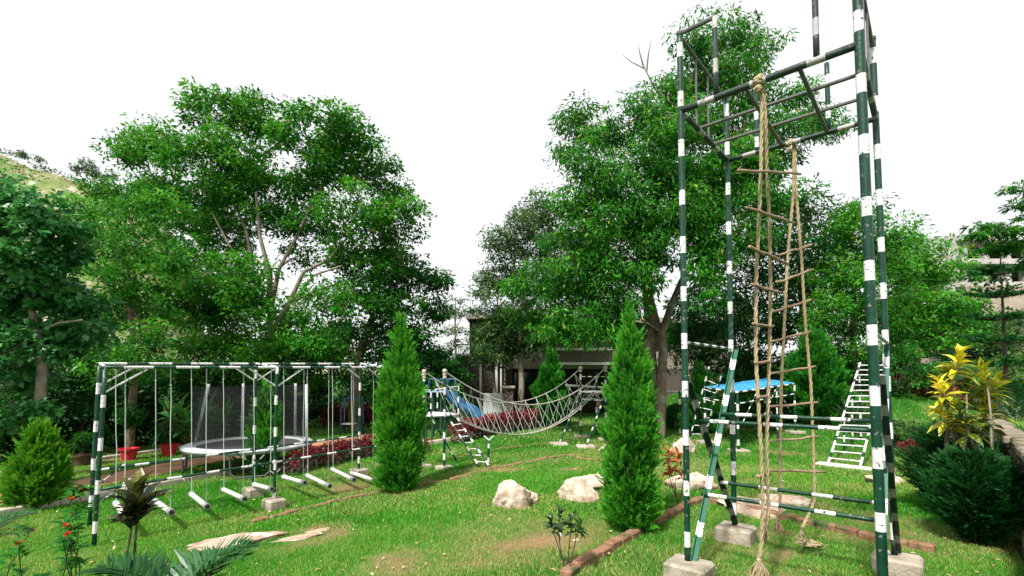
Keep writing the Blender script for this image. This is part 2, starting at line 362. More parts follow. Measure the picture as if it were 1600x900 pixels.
# dirt path beyond the kerb
PATH = np.array([G(u, v)[:2] for u, v in [(-60, 790), (60, 768), (180, 747), (300, 722), (400, 705), (520, 690), (600, 678)]])
pc = resample(PATH, 70)
def path_d(x, y):
    d = np.full(np.shape(x), 99.); 
    for p in pc: d = np.minimum(d, np.hypot(x-p[0], y-p[1]))
    return d
pw = .62
tg = np.gradient(pc, axis=0); tg /= np.linalg.norm(tg, axis=1, keepdims=True); nn_ = np.stack([-tg[:, 1], tg[:, 0]], 1)
rows = []
for k, s in enumerate(np.linspace(-1, 1, 9)):
    wv = pw*s*(1+.35*(vn(pc[:, 0]*3, pc[:, 1]*3, 1., int(s > 0)+40)-.5)); q = pc+nn_*wv[:, None]
    z = gz(q[:, 0], q[:, 1])+.012-(.03 if abs(s) > .99 else 0); rows.append(np.column_stack([q, z]))
R = np.stack(rows); nr, nc = R.shape[:2]; ii = np.arange(nr*nc).reshape(nr, nc)
DIRT = mat('orange_dirt', (.5, .27, .15), (.36, .18, .1), 3, .97, .8, 25, c3=(.2, .15, .07), s3=4)
tag(mesh_obj('path', R.reshape(-1, 3), np.stack([ii[:-1, :-1], ii[1:, :-1], ii[1:, 1:], ii[:-1, 1:]], -1).reshape(-1, 4), DIRT, smooth=True), kind='structure')
# hill on the left
hx = np.linspace(-330, 60, 110); hy = np.linspace(95, 260, 34); HX, HY = np.meshgrid(hx, hy)
rid = P(140, 292, 120)[2]; ridl = P(0, 225, 120)[2]
prof = np.interp(HX*120/np.maximum(HY, 120), [-330, P(0, 230, 120)[0], P(60, 252, 120)[0], P(140, 292, 120)[0], P(265, 335, 120)[0], P(330, 560, 120)[0], 60], [95, P(0, 226, 120)[2], P(60, 250, 120)[2], P(140, 284, 120)[2], P(265, 330, 120)[2], P(330, 560, 120)[2], 2])
HZ = prof*np.sin(np.clip((HY-95)/28, 0, 1)*math.pi/2)*(1+.03*(fbm(HX, HY, 14, 3)-.5)*2)+fbm(HX, HY, 8, 9)*2-2
HM = mat('hillside_scrub', (.07, .17, .025), (.27, .24, .12), .16, .95, 1., 1.2, c3=(.42, .36, .29), s3=.3, detail=12)
ii = np.arange(HX.size).reshape(HX.shape)
tag(mesh_obj('hill', np.stack([HX, HY, HZ], -1).reshape(-1, 3), np.stack([ii[:-1, :-1], ii[:-1, 1:], ii[1:, 1:], ii[1:, :-1]], -1).reshape(-1, 4), HM, smooth=True), kind='structure')
# ================================================================ RETAINING WALL
STONE = None
def stone_mat(name, c1, c2, mortar, sc=3.0, bump=1.0):
    m = bpy.data.materials.new(name); m.use_nodes = True; n = m.node_tree.nodes; l = m.node_tree.links; b = n['Principled BSDF']; b.inputs['Roughness'].default_value = .92
    tc = n.new('ShaderNodeTexCoord'); mp = n.new('ShaderNodeMapping'); mp.inputs['Scale'].default_value = (sc, sc, sc*1.5); l.new(tc.outputs['Object'], mp.inputs[0])
    wz = n.new('ShaderNodeTexNoise'); wz.inputs['Scale'].default_value = 2; l.new(mp.outputs[0], wz.inputs['Vector'])
    ma = n.new('ShaderNodeVectorMath'); ma.operation = 'MULTIPLY_ADD'; ma.inputs[1].default_value = (.35, .35, .35); l.new(wz.outputs['Color'], ma.inputs[0]); l.new(mp.outputs[0], ma.inputs[2])
    vo = n.new('ShaderNodeTexVoronoi'); vo.inputs['Scale'].default_value = 1; l.new(ma.outputs[0], vo.inputs['Vector'])
    ve = n.new('ShaderNodeTexVoronoi'); ve.feature = 'DISTANCE_TO_EDGE'; ve.inputs['Scale'].default_value = 1; l.new(ma.outputs[0], ve.inputs['Vector'])
    cr = n.new('ShaderNodeValToRGB'); cr.color_ramp.elements[0].color = (*c1, 1); cr.color_ramp.elements[1].color = (*c2, 1); l.new(vo.outputs['Color'], cr.inputs['Fac'])
    re = n.new('ShaderNodeValToRGB'); re.color_ramp.elements[0].position = .02; re.color_ramp.elements[1].position = .08; l.new(ve.outputs['Distance'], re.inputs['Fac'])
    mi = n.new('ShaderNodeMixRGB'); l.new(re.outputs[0], mi.inputs[0]); mi.inputs[1].default_value = (*mortar, 1); l.new(cr.outputs[0], mi.inputs[2])
    nz = n.new('ShaderNodeTexNoise'); nz.inputs['Scale'].default_value = 14; nz.inputs['Detail'].default_value = 8; l.new(tc.outputs['Object'], nz.inputs['Vector'])
    mu = n.new('ShaderNodeMixRGB'); mu.blend_type = 'MULTIPLY'; mu.inputs[0].default_value = .55; l.new(mi.outputs[0], mu.inputs[1]); l.new(nz.outputs['Color'], mu.inputs[2]); l.new(mu.outputs[0], b.inputs['Base Color'])
    bu = n.new('ShaderNodeBump'); bu.inputs['Strength'].default_value = bump; bu.inputs['Distance'].default_value = .03; l.new(re.outputs[0], bu.inputs['Height'])
    b2 = n.new('ShaderNodeBump'); b2.inputs['Strength'].default_value = .6; b2.inputs['Distance'].default_value = .02; l.new(nz.outputs['Fac'], b2.inputs['Height']); l.new(bu.outputs[0], b2.inputs['Normal']); l.new(b2.outputs[0], b.inputs['Normal'])
    return m
STONE = stone_mat('weathered_stone', (.3, .24, .17), (.46, .38, .28), (.1, .08, .06), 5)
mb = MB(); mt = MB()
ax0 = np.array([WD[0], WD[1], 0]); ax1 = np.array([WN[0], WN[1], 0]); az = np.array([0, 0, 1.])
s = -3.2
while s < 4.9:                                  # courses of rough blocks
    for c in range(4):
        z0 = -.35+c*.27
        ln = RNG.uniform(.3, .5)
    s += .001
    break
for c in range(5):
    s = -3.4+RNG.uniform(0, .2); z0 = -.4+c*.25
    while s < 4.9:
        ln = RNG.uniform(.25, .5); o = RNG.uniform(-.02, .025)+.015*c
        ctr = np.array([*(WA+WD*(s+ln/2)+WN*(.08+o)), z0+.125])
        mb.box(ctr, (ln-.012, .22, .25-.01), (ax0, ax1, az), bev=.025); s += ln
s = -3.4
while s < 4.9:
    ln = RNG.uniform(.35, .6); ctr = np.array([*(WA+WD*(s+ln/2)+WN*(.08+RNG.uniform(-.03, .03))), .88+RNG.uniform(-.02, .02)]); mt.box(ctr, (ln-.02, .24, .09), (ax0, ax1, az), bev=.03); s += ln
rw = thing('retaining_wall', 'rough grey stone retaining wall with a flat coping, holding up the raised lawn at right', 'wall', (WA[0], WA[1], -.2))
mb.build('wall', STONE, rw); mt.build('coping', mat('coping_stone', (.27, .22, .17), (.17, .14, .1), 6, .95, .9, 25, c3=(.07, .09, .04), s3=4), rw)
# ================================================================ CENTRE BUILDING (Y 22)
BW = stone_mat('dark_rubble_wall', (.1, .085, .07), (.26, .22, .18), (.03, .027, .022), 6)
PLAST = mat('aged_plaster', (.34, .29, .24), (.25, .21, .17), 2, .9, .3, 20)
GLASSD = mat('dark_glass', (.015, .018, .02), (.03, .03, .03), 3, .08, spec=.6)
WHT = mat('white_paint', (.75, .73, .7), (.62, .6, .57), 3, .6)
BY = 22.
def bx(mb, u0, u1, v0, v1, Y0, dep, bev=0):
    a = P(u0, v1, Y0); c = P(u1, v0, Y0); mb.box(((a[0]+c[0])/2, Y0+dep/2, (a[2]+c[2])/2), (c[0]-a[0], dep, c[2]-a[2]), bev=bev); return mb
bld = thing('stone_house', 'dark rubble stone house with flat concrete slabs, half hidden behind the trees and rope bridge', 'house', P(850, 650, BY))
m1 = MB(); bx(m1, 733, 790, 497, 665, BY, 4.); m1.build('wall', BW, bld)
m1 = MB(); bx(m1, 790, 1150, 503, 576, BY+.6, 5); m1.build('wall', PLAST, bld)
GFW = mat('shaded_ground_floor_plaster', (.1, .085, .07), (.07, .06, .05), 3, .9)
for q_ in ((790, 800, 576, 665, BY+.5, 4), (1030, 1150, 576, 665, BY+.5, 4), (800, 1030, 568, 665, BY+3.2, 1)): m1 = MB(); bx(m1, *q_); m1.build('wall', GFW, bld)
m1 = MB(); bx(m1, 728, 795, 492, 498, BY-.4, 5); m1.build('roof', CONC, bld); m1 = MB(); bx(m1, 796, 1155, 496, 504, BY-.2, 6.2); m1.build('roof', CONC, bld)
for (a, c, v0, v1) in ((868, 960, 543, 547), (872, 965, 566, 570)):
    m1 = MB(); bx(m1, a, c, v0, v1, BY-.3, .9); m1.build('ledge', WHT, bld)
for (a, c) in ((880, 915), (920, 950), (965, 1000), (1010, 1045)):
    m1 = MB(); bx(m1, a, c, 515, 541, BY+.55, .08); wf = m1.build('window', GLASSD, bld)
    m1 = MB()
    for k in range(3): bx(m1, a+(c-a)*k/2-.8, a+(c-a)*k/2+.8, 514, 542, BY+.50, .05)
    bx(m1, a-.8, c+.8, 512.5, 514.5, BY+.49, .07); bx(m1, a-.8, c+.8, 541, 542.6, BY+.49, .07)
    m1.build('frame', BARKD, wf)
m1 = MB(); bx(m1, 804, 862, 582, 655, BY+3.1, .1); m1.build('doorway', GLASSD, bld)
for (u, r) in ((776, 3), (783, 2)):
    m1 = MB(); m1.tube([P(u, 552, BY-.12), P(u, 655, BY-.12)], r*BY/F*.7, 8); m1.build('drainpipe', WHT, bld)
m1 = MB(); m1.tube([P(751, 510, BY-.1), P(751, 655, BY-.1)], .05, 8); m1.build('drainpipe', WHT, bld)
bal = MB(); bx(bal, 712, 736, 553, 556, BY-.2, 2.2); bo = bal.build('balcony', WHT, bld)
bal = MB(); bx(bal, 712, 733, 556, 650, BY+.1, 2.0); bal.build('wall', BW, bld)
bal = MB()
for k in range(8): bal.tube([P(713+k*3, 553, BY-.15), P(713+k*3, 538, BY-.15)], .02, 5)
bal.tube([P(712, 538, BY-.15), P(735, 538, BY-.15)], .025, 5); bal.build('railing', DKMETAL, bo)
pil = thing('stone_pillar', 'short stone gate pillar with a pale flat cap in front of the house doorway', 'pillar', P(794, 650, 19))
m1 = MB(); bx(m1, 786, 802, 607, 655, 19, .4); m1.build('shaft', BW, pil); m1 = MB(); bx(m1, 783, 805, 603, 607, 18.9, .6, .02); m1.build('cap', KERB, pil)
wb = thing('utility_cabinet', 'pale grey utility cabinet with double doors against the stone house', 'cabinet', P(768, 650, 19.5))
m1 = MB(); bx(m1, 755, 786, 615, 652, 19.5, .5, .02); m1.build('body', mat('cabinet_grey', (.42, .43, .42), (.34, .35, .34), 2, .6), wb)
m1 = MB(); bx(m1, 757, 770, 618, 650, 19.47, .04, .01); m1.build('door', mat('cabinet_door_grey', (.48, .48, .47), (.4, .4, .39), 2, .6), wb)
m1 = MB(); bx(m1, 771.5, 784, 618, 650, 19.47, .04, .01); m1.build('door', mat('cabinet_door_grey_b', (.46, .47, .46), (.38, .39, .38), 2, .6), wb)
# ================================================================ FAR RIGHT BUILDING (Y 42)
RY = 42.
fb = thing('unfinished_building', 'unfinished concrete building with open floors and ochre walls on the slope beyond the right trees', 'building', P(1540, 520, RY))
CF = mat('raw_concrete_frame', (.42, .4, .38), (.32, .3, .28), .8, .9, .3, 6)
OC = mat('ochre_block_infill', (.42, .27, .13), (.32, .2, .1), 1.5, .9, .4, 8)
for q_ in ((1455, 1485, 371, 440, RY, 3), (1485, 1497, 368, 455, RY-.3, 1), (1650, 1700, 366, 520, RY, 3)): m1 = MB(); bx(m1, *q_); m1.build('tower_block', CF, fb)
FSM = mat('pale_floor_slab', (.5, .47, .44), (.4, .37, .34), .8, .9)
for (v0, v1) in ((371, 375), (404, 412), (440, 448), (470, 480)): m1 = MB(); bx(m1, 1497, 1760, v0, v1, RY-.6, 9); m1.build('floor_slab', FSM, fb)
m1 = MB(); bx(m1, 1497, 1760, 375, 392, RY+1., .4); m1.build('wall', OC, fb)
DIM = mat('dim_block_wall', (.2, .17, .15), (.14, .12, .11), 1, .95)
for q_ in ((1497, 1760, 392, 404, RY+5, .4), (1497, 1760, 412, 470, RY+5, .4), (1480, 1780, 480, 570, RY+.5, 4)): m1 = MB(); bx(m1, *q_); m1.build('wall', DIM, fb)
for u in range(1505, 1760, 34):
    m1 = MB(); bx(m1, u, u+7, 412, 470, RY-.2, .7); m1.build('column', CF, fb); m1 = MB(); bx(m1, u, u+6, 376, 404, RY-.2, .6); m1.build('column', CF, fb)
for u in range(1500, 1600, 20): m1 = MB(); m1.tube([P(u, 372, RY-.3), P(u, 361, RY-.3)], .035, 4); m1.build('rebar', DKMETAL, fb)
for (u0, u1, v0, v1, yy, lab) in ((1520, 1640, 446, 456, 36, 'pale upper terrace wall below the unfinished building'), (1528, 1680, 466, 476, 33, 'pale lower terrace wall below the unfinished building'), (1395, 1452, 560, 580, 21, 'low buff wall behind the flower bed at the back of the right lawn')):
    m1 = MB(); bx(m1, u0, u1, v0, v1+(26 if yy > 25 else 14), yy, .5); t = m1.build('terrace_wall', mat('buff_wall', (.42, .34, .27), (.3, .24, .19), 1.5, .9, .4, 10), origin=P((u0+u1)/2, v1, yy)); tag(t, lab, 'wall')
# parked pale car glimpse is far behind the pine
# ================================================================ CLIMBING TOWER
FL = np.array([1.536, 4.37]); BL = np.array([2.41, 5.40]); FR = np.array([2.58, 3.48]); BR = FR+(BL-FL)
def at(p, z): return np.array([p[0], p[1], z])
tw = thing('climbing_tower', 'tall climbing tower of green and white banded pipes on four concrete blocks at right', 'climbing tower', at((FL+BR)/2, -.15))
zt = 4.74; zp = 4.02
for (p, r, h, lean) in ((FL, .027, zt, .0), (BL, .027, zt, .0), (FR, .033, zt+.3, -.06), (BR, .0275, zt+.05, -.05)):
    mb = MB(); mb.pipe(at(p, 0), at(p+np.array([lean, 0]), h), r, .305, .14, .18 if r < .03 else .25); mb.build('corner_post', STRIPE, tw, smooth=True)
    mb = MB(); mb.tube([at(p+np.array([lean, 0]), h-.01), at(p+np.array([lean, 0]), h+.015)], r*1.15, 10); mb.build('post_cap', DKMETAL, tw)
sx = np.array([.761, -.648, 0]); sy = np.array([.648, .761, 0]); zz = np.array([0, 0, 1.])
for p in (FL, BL, FR, BR):
    mb = MB(); zg = float(gz(*p)); mb.box(at(p+np.array([0, -.03]), (zg-.15)/2), (.36, .31, -(zg-.15)), (sx, sy, zz), bev=.022); mb.build('footing_block', CONC, tw)
def lerp(a, b, t): return a+(b-a)*t
fr_top = FR+np.array([-.06, 0])*zp/zt; br_top = BR+np.array([-.05, 0])*zp/zt
for (a, b, r) in ((at(FL, zp), at(fr_top, zp), .028), (at(BL, zp), at(br_top, zp), .025), (at(FL, zp), at(BL, zp), .024), (at(fr_top, zp), at(br_top, zp), .025)):
    mb = MB(); mb.pipe(a, b, r, .3, .13); mb.build('platform_beam', GSTRIPE, tw, smooth=True)
GREYB = mat('dark_grey_green_bar', (.09, .1, .09), (.13, .12, .11), 10, .6, .2, 40)
for t in (.36, .68):                                            # joists, front to back bar direction sideways
    mb = MB(); mb.tube([at(lerp(FL, BL, t), zp+.03), at(lerp(fr_top, br_top, t), zp+.03)], .016, 7); mb.build('platform_joist', GREYB, tw)
for t in (.41, .71):
    mb = MB(); mb.tube([at(lerp(FL, fr_top, t), zp+.0), at(lerp(BL, br_top, t), zp+.0)], .017, 7); mb.build('platform_joist', GREYB, tw)
# railing above the platform: gate posts on the front bar
gp1 = lerp(FL, fr_top, .235); gp2 = lerp(FL, fr_top, .80)
for (g, r) in ((gp1, .022), (gp2, .022)):
    mb = MB(); mb.pipe(at(g, zp), at(g, zt), r, .26, .14); mb.build('gate_post', GSTRIPE, tw, smooth=True)
for t in (.23, .72):
    mb = MB(); g = lerp(BL, br_top, t); mb.pipe(at(g, zp), at(g, zt-.02), .022, .2, .12); mb.build('rail_post', STRIPE, tw, smooth=True)
def rail(a, b, r, nm='hand_rail', m=GREYB):
    mb = MB(); mb.tube([a, b], r, 8); return mb.build(nm, m, tw)
rail(at(FL, zt), at(gp1, zt), .019); rail(at(gp2, zt), at(FR+np.array([-.06, 0]), zt), .019)
rail(at(FL, zt-.02), at(BL, zt-.02), .017); rail(at(FR+np.array([-.06, 0]), zt-.02), at(BR+np.array([-.05, 0]), zt-.02), .017)
for t in (.3, .55):
    a = lerp(FL, BL, t); mb = MB(); mb.tube([at(a, zp), at(a, zt-.03)], .010, 6); mb.build('baluster', GREYB, tw)
    a = lerp(fr_top, br_top, t); mb = MB(); mb.tube([at(a, zp), at(a, zt-.03)], .010, 6); mb.build('baluster', GREYB, tw)
# crossed braces on both sides (angle bars) and their rails
def flat_bar(mb, a, b, wdt, th, g, wh, ph=0):
    a, b = np.asarray(a, float), np.asarray(b, float); L = np.linalg.norm(b-a); t = -ph; d = nrm(b-a)
    side = nrm(np.cross(d, [sx[0], sx[1], 0])); nrm_ = np.cross(d, side)
    while t < L:
        for (l_, m_) in ((g, 0), (wh, 1)):
            s0, s1 = max(t, 0), min(t+l_, L)
            if s1 > s0+.001:
                c = a+d*(s0+s1)/2; mb.box(c, (s1-s0, wdt, th), (d, side, nrm_), m=m_); mb.box(c+side*(wdt/2)-nrm_*(wdt/2), (s1-s0, th, wdt), (d, side, nrm_), m=m_)
            t += l_
    return mb
BRc = [PALEG, WHITE]; BRd = [mat('dark_angle_paint', (.012, .035, .025), (.02, .05, .035), 10, .5), mat('grey_band_paint', (.4, .38, .37), (.3, .28, .27), 14, .7)]
zA = 1.6+(589-545)*5.4/F; zB = 1.6
offn = np.array([sx[0], sx[1]])*.03
for (f_, b_, s_) in ((FL, BL, 1), (FR, BR, -1)):
    mb = MB(); flat_bar(mb, at(f_+offn*s_, .0), at(b_+offn*s_, zA), .042, .006, .33, .13, .1); mb.build('cross_brace', BRc, tw)
    mb = MB(); flat_bar(mb, at(b_-offn*s_*.2, .0), at(f_-offn*s_*.2, zB), .042, .006, .2, .11, .05); mb.build('cross_brace', BRd, tw)
def braceA(z, f_, b_): return lerp(f_, b_, z/zA)
def braceB(z, f_, b_): return lerp(b_, f_, z/zB)
for (fn, z) in ((braceA, .51), (braceB, .53), (braceA, 1.225), (braceB, 1.19)):
    a = fn(z, FL, BL); b_ = fn(z, FR, BR); mb = MB(); mb.pipe(at(a, z), at(b_, z), 0.018, .27, .15); mb.build('side_rail', STRIPE, tw, smooth=True)
mb = MB(); mb.pipe(at(FL, zA-.0), at(BL, zA-.0), .014, .12, .12); mb.build('side_rail', STRIPE, tw, smooth=True)
mb = MB(); mb.pipe(at(FR, zA-.0), at(BR, zA-.0), .014, .12, .12); mb.build('side_rail', STRIPE, tw, smooth=True)
# ================================================================ ROPE LADDERS
def strand_rope(mb, pts, r, pitch=.075, spt=7):
    pts = np.asarray(pts, float); d = np.concatenate([[0], np.cumsum(np.linalg.norm(np.diff(pts, axis=0), axis=1))]); L = d[-1]
    n = max(6, int(L/pitch*spt)); s = np.linspace(0, L, n); q = np.stack([np.interp(s, d, pts[:, k]) for k in range(3)], 1)
    t = np.gradient(q, axis=0); t /= np.linalg.norm(t, axis=1, keepdims=True); x0, _ = frame(t[0]); x = np.cross(np.cross(t, x0), t); x /= np.linalg.norm(x, axis=1, keepdims=True); y = np.cross(t, x)
    for k in range(3):
        a = s/pitch*2*math.pi/3*1.0+k*2*math.pi/3
        mb.tube(q+(np.cos(a)[:, None]*x+np.sin(a)[:, None]*y)*r*.52, r*.56, 5, cap=True)
    return mb
def blob(mb, c, r, m=0, n=10):
    c = np.asarray(c, float)
    for k in range(4):                              # a knot: interlaced loops of rope
        ax = rdir(1)[0]; x, y = frame(ax); a = np.linspace(0, 2*math.pi, n+1)
        mb.tube(c+(np.cos(a)[:, None]*x+np.sin(a)[:, None]*y)*r*.62, r*.38, 6, m)
def tassel(mb, c, L, spread, n=60, gr=None):
    for k in range(n):
        a = RNG.uniform(0, 6.28); o = np.array([math.cos(a), math.sin(a), 0])*spread*RNG.uniform(.2, 1); t = np.linspace(0, 1, 6)[:, None]
        p = c+o*t**.7+np.array([0, 0, -L*RNG.uniform(.7, 1.05)])*t+RNG.normal(size=(6, 3))*.006
        if gr is not None: p[:, 2] = np.maximum(p[:, 2], gr+.008)
        mb.tube(p, .0028, 4)
def ladder(name, label, top, prof, rungs, rr, knot, tails, L=.5):
    """prof: list of (v, uL, uR, Y) rope positions; rungs (v,u0,u1) left/right ends as seen"""
    root = thing(name, label, 'rope ladder', top)
    vs_ = [p[0] for p in prof]
    def ropept(v, side):
        return P(np.interp(v, vs_, [p[1+side] for p in prof]), v, np.interp(v, vs_, [p[3+side] for p in prof]))
    for side in (0, 1):
        vv = np.linspace(vs_[0], vs_[-1], 60); pts = [top+np.array([0, 0, -.02])]+[ropept(v, side) for v in vv[1:]]
        mb = MB(); strand_rope(mb, pts, rr); mb.build('rope', ROPE, root, smooth=True)
    mb = MB(); blob(mb, top+np.array([0, -.0, .0]), knot); blob(mb, top+np.array([0, 0, -.07]), knot*.85); blob(mb, top+np.array([.02, 0, .03]), knot*.7); mb.build('knot', ROPE, root, smooth=True)
    for (v0, v1, u0, u1) in rungs:
        vm = (v0+v1)/2; a = ropept(vm, 0); b = ropept(vm, 1)
        A = P(u0, v0, np.interp(u0, [min(p_[1] for p_ in [prof[0]])-1e9, 1e9], [1, 1])*a[1]) if False else None
        # end points: extend along the line through both ropes; heights as seen
        d = b-a; ua, ub = 800+a[0]/a[1]*F, 800+b[0]/b[1]*F
        def along(u):
            lo, hi = -3., 4.
            k = (u-800)/F; den = d[0]-k*d[1]
            return a+d*((k*a[1]-a[0])/den) if abs(den) > 1e-4 else a
        e0, e1 = along(u0), along(u1)
        e0 = P(u0, v0, e0[1]); e1 = P(u1, v1, e1[1])
        mb = MB(); n_ = 6; t = np.linspace(0, 1, n_)[:, None]; q = e0+(e1-e0)*t+RNG.normal(size=(n_, 3))*.004
        mb.tube(q, rung_r*RNG.uniform(.9, 1.1, n_), 8); mb.build('rung', RUNG, root, smooth=True)
        for k in (0, 1):
            mb = MB(); c = ropept(v0+(v1-v0)*k if abs(u1-u0) > 40 else vm, k); blob(mb, c, rr*1.1, n=8); mb.build('lashing', ROPE, root, smooth=True)
    for (side, pts, L_, spread, nn) in tails:
        mb = MB(); strand_rope(mb, pts, rr); zg = float(gz(*pts[-1][:2])); tassel(mb, np.array(pts[-1]), L_, spread, nn, zg); blob(mb, pts[-1], rr*1.5); mb.build('frayed_end', ROPE, root, smooth=True)
    return root
rung_r = .0125
def bar_pt(A, B, u, z):
    k = (u-800)/F; d = B-A; t = (k*A[1]-A[0])/(d[0]-k*d[1]); q = A+d*t; return np.array([q[0], q[1], z])
top1 = bar_pt(FL, fr_top, 1191, zp); y1 = top1[1]
zg1 = float(gz(top1[0], top1[1]))
ladder('rope_ladder', 'front rope ladder knotted to the near platform bar, its ropes twisted almost edge-on', top1+np.array([0, -.03, 0]),
       [(118, 1191, 1192, y1, y1), (200, 1190, 1197, y1, y1+.02), (266, 1189, 1198, y1, y1+.1), (340, 1186, 1202, y1-.02, y1+.2), (450, 1181, 1204, y1-.04, y1+.26), (560, 1181, 1202, y1-.06, y1+.27), (700, 1189, 1198, y1-.08, y1+.25), (800, 1192, 1201, y1-.06, y1+.2), (815, 1192, 1200, y1-.05, y1+.15)],
       [(266, 272, 1153, 1251), (324, 348, 1167, 1240), (386, 413, 1171, 1232), (445, 458, 1175, 1219), (506, 511, 1177, 1209), (568, 564, 1180, 1206), (622, 618, 1182, 1203), (745, 741, 1184, 1203)], .0145, .042,
       [(0, [P(1192, 800, y1-.05), P(1190, 850, y1-.06), P(1186, 875, y1-.07)], .2, .1, 130), (1, [P(1200, 800, y1+.15), P(1196, 830, y1+.1)], .1, .05, 30)])
top2 = bar_pt(BL, br_top, 1240, zp-.01); y2 = top2[1]
ladder('rope_ladder', 'rear rope ladder with long stick rungs, hanging from the back platform bar', top2+np.array([0, -.02, 0]),
       [(208, 1240, 1242, y2, y2), (300, 1240, 1244, y2, y2), (398, 1231, 1252, y2, y2), (500, 1226, 1258, y2, y2+.05), (600, 1221, 1267, y2, y2+.08), (700, 1219, 1271, y2-.02, y2+.1), (780, 1219, 1273, y2-.05, y2+.1), (800, 1218, 1266, y2-.05, y2+.05)],
       [(398, 383, 1216, 1268), (442, 421, 1213, 1271), (487, 469, 1207, 1267), (534, 518, 1203, 1267), (585, 572, 1200, 1275), (636, 628, 1199, 1278), (689, 682, 1200, 1279), (735, 737, 1204, 1290)], .0145, .036,
       [(0, [P(1218, 798, y2-.05), P(1215, 812, y2-.06)], .13, .06, 70), (1, [P(1266, 800, y2+.05), P(1255, 822, y2-.1), P(1252, 833, y2-.15)], .06, .07, 20)])
# loose frayed coil on the grass below the rear ladder
g = G(1268, 858); mb = MB(); a = np.linspace(0, 4.2*math.pi, 60); rr_ = .05+.04*np.sin(a*.4)
strand_rope(mb, np.stack([g[0]+rr_*np.cos(a), g[1]+rr_*np.sin(a)*1.1, g[2]+.05+.02*np.sin(a*1.7)], 1), .012)
for k in range(50):
    p0 = g+np.array([RNG.normal()*.06, RNG.normal()*.06, .05]); p1 = p0+np.array([RNG.normal()*.06, RNG.normal()*.06, .005]); mb.tube([p0, (p0+p1)/2+[0, 0, .02], p1], .003, 4)
tag(mb.build('frayed_rope', ROPE, smooth=True, origin=g), 'frayed coil of yellowish rope lying on the grass under the rear rope ladder', 'rope')
# ================================================================ HANGING-LOG WALK FRAME
N0 = np.array([-4.88, 5.9]); N1 = np.array([-3.62, 7.57]); N2 = np.array([-2.36, 9.24]); D = np.array([-.74, .80])
ztop = 1.735
def zT(t, far): return (1.715+.033*t+.065+.012*t) if far else 1.715+.033*t
def zR(t, far): return (.34+.037*t) if far else .265+.035*t
fr = thing('walk_frame', 'long green and white pipe frame with double top beams carrying the hanging rungs', 'play frame', at((N0+N2+D)/2, -.4))
base_n = [float(gz(*p)) for p in (N0, N1, N2)]
for i, p in enumerate((N0, N1, N2)):
    for k, q in enumerate((p, p+D)):
        z0 = float(gz(*q)); foot = q+np.array([-.06, 0]) if i == 0 else q
        if i == 1: z0 += .13
        mb = MB(); mb.pipe(at(foot, z0-.02), at(q, zT(i, k)), .025, .34, .15); mb.build('post', STRIPE, fr, smooth=True)
        if i >= 1 :
            mb = MB(); mb.box(at(q, float(gz(*q))+.02), (.3, .26, .26), (sx, sy, zz), bev=.02); mb.build('footing_block', CONC, fr)
        dv = nrm(np.append(N2-N0, 0))
        for s_ in (-1, 1):
            if (i == 0 and s_ < 0) or (i == 2 and s_ > 0): continue
            mb = MB(); mb.tube([at(q, zT(i, k)-.3), at(q, zT(i, k))+dv*s_*.42+[0, 0, -.02]], .013, 7); mb.build('brace', WHITE, fr)
        for s_ in (-1, 1):
            if (i == 0 and s_ < 0) or (i == 2 and s_ > 0): continue
            mb = MB(); mb.pipe(at(q, .12), at(q, .38)+dv*s_*.32, .011, .12, .09); mb.build('brace', STRIPE, fr)
ext = nrm(np.append(N2-N0, 0))[:2]
for q in (np.zeros(2), D):
    mb = MB(); fr_ = int(q[0] != 0); mb.pipe(at(N0+q-ext*.04, zT(0, fr_)), at(N2+q+ext*.12, zT(2, fr_)), .018, .24, .3); mb.build('top_beam', STRIPE, fr, smooth=True)
    mb = MB(); mb.pipe(at(N0+q, zR(0, fr_)), at(N2+q, zR(2, fr_)), .018, .3, .17); mb.build('side_rail', STRIPE, fr, smooth=True)
for i, p in enumerate((N0, N1, N2)):
    mb = MB(); mb.pipe(at(p, zT(i, 0)+.005), at(p+D, zT(i, 1)+.005), .017, .1, .3); mb.build('cross_bar', STRIPE, fr, smooth=True)
ords = ['first', 'second', 'third', 'fourth', 'fifth', 'sixth', 'seventh', 'eighth', 'ninth', 'tenth']
nl = 10
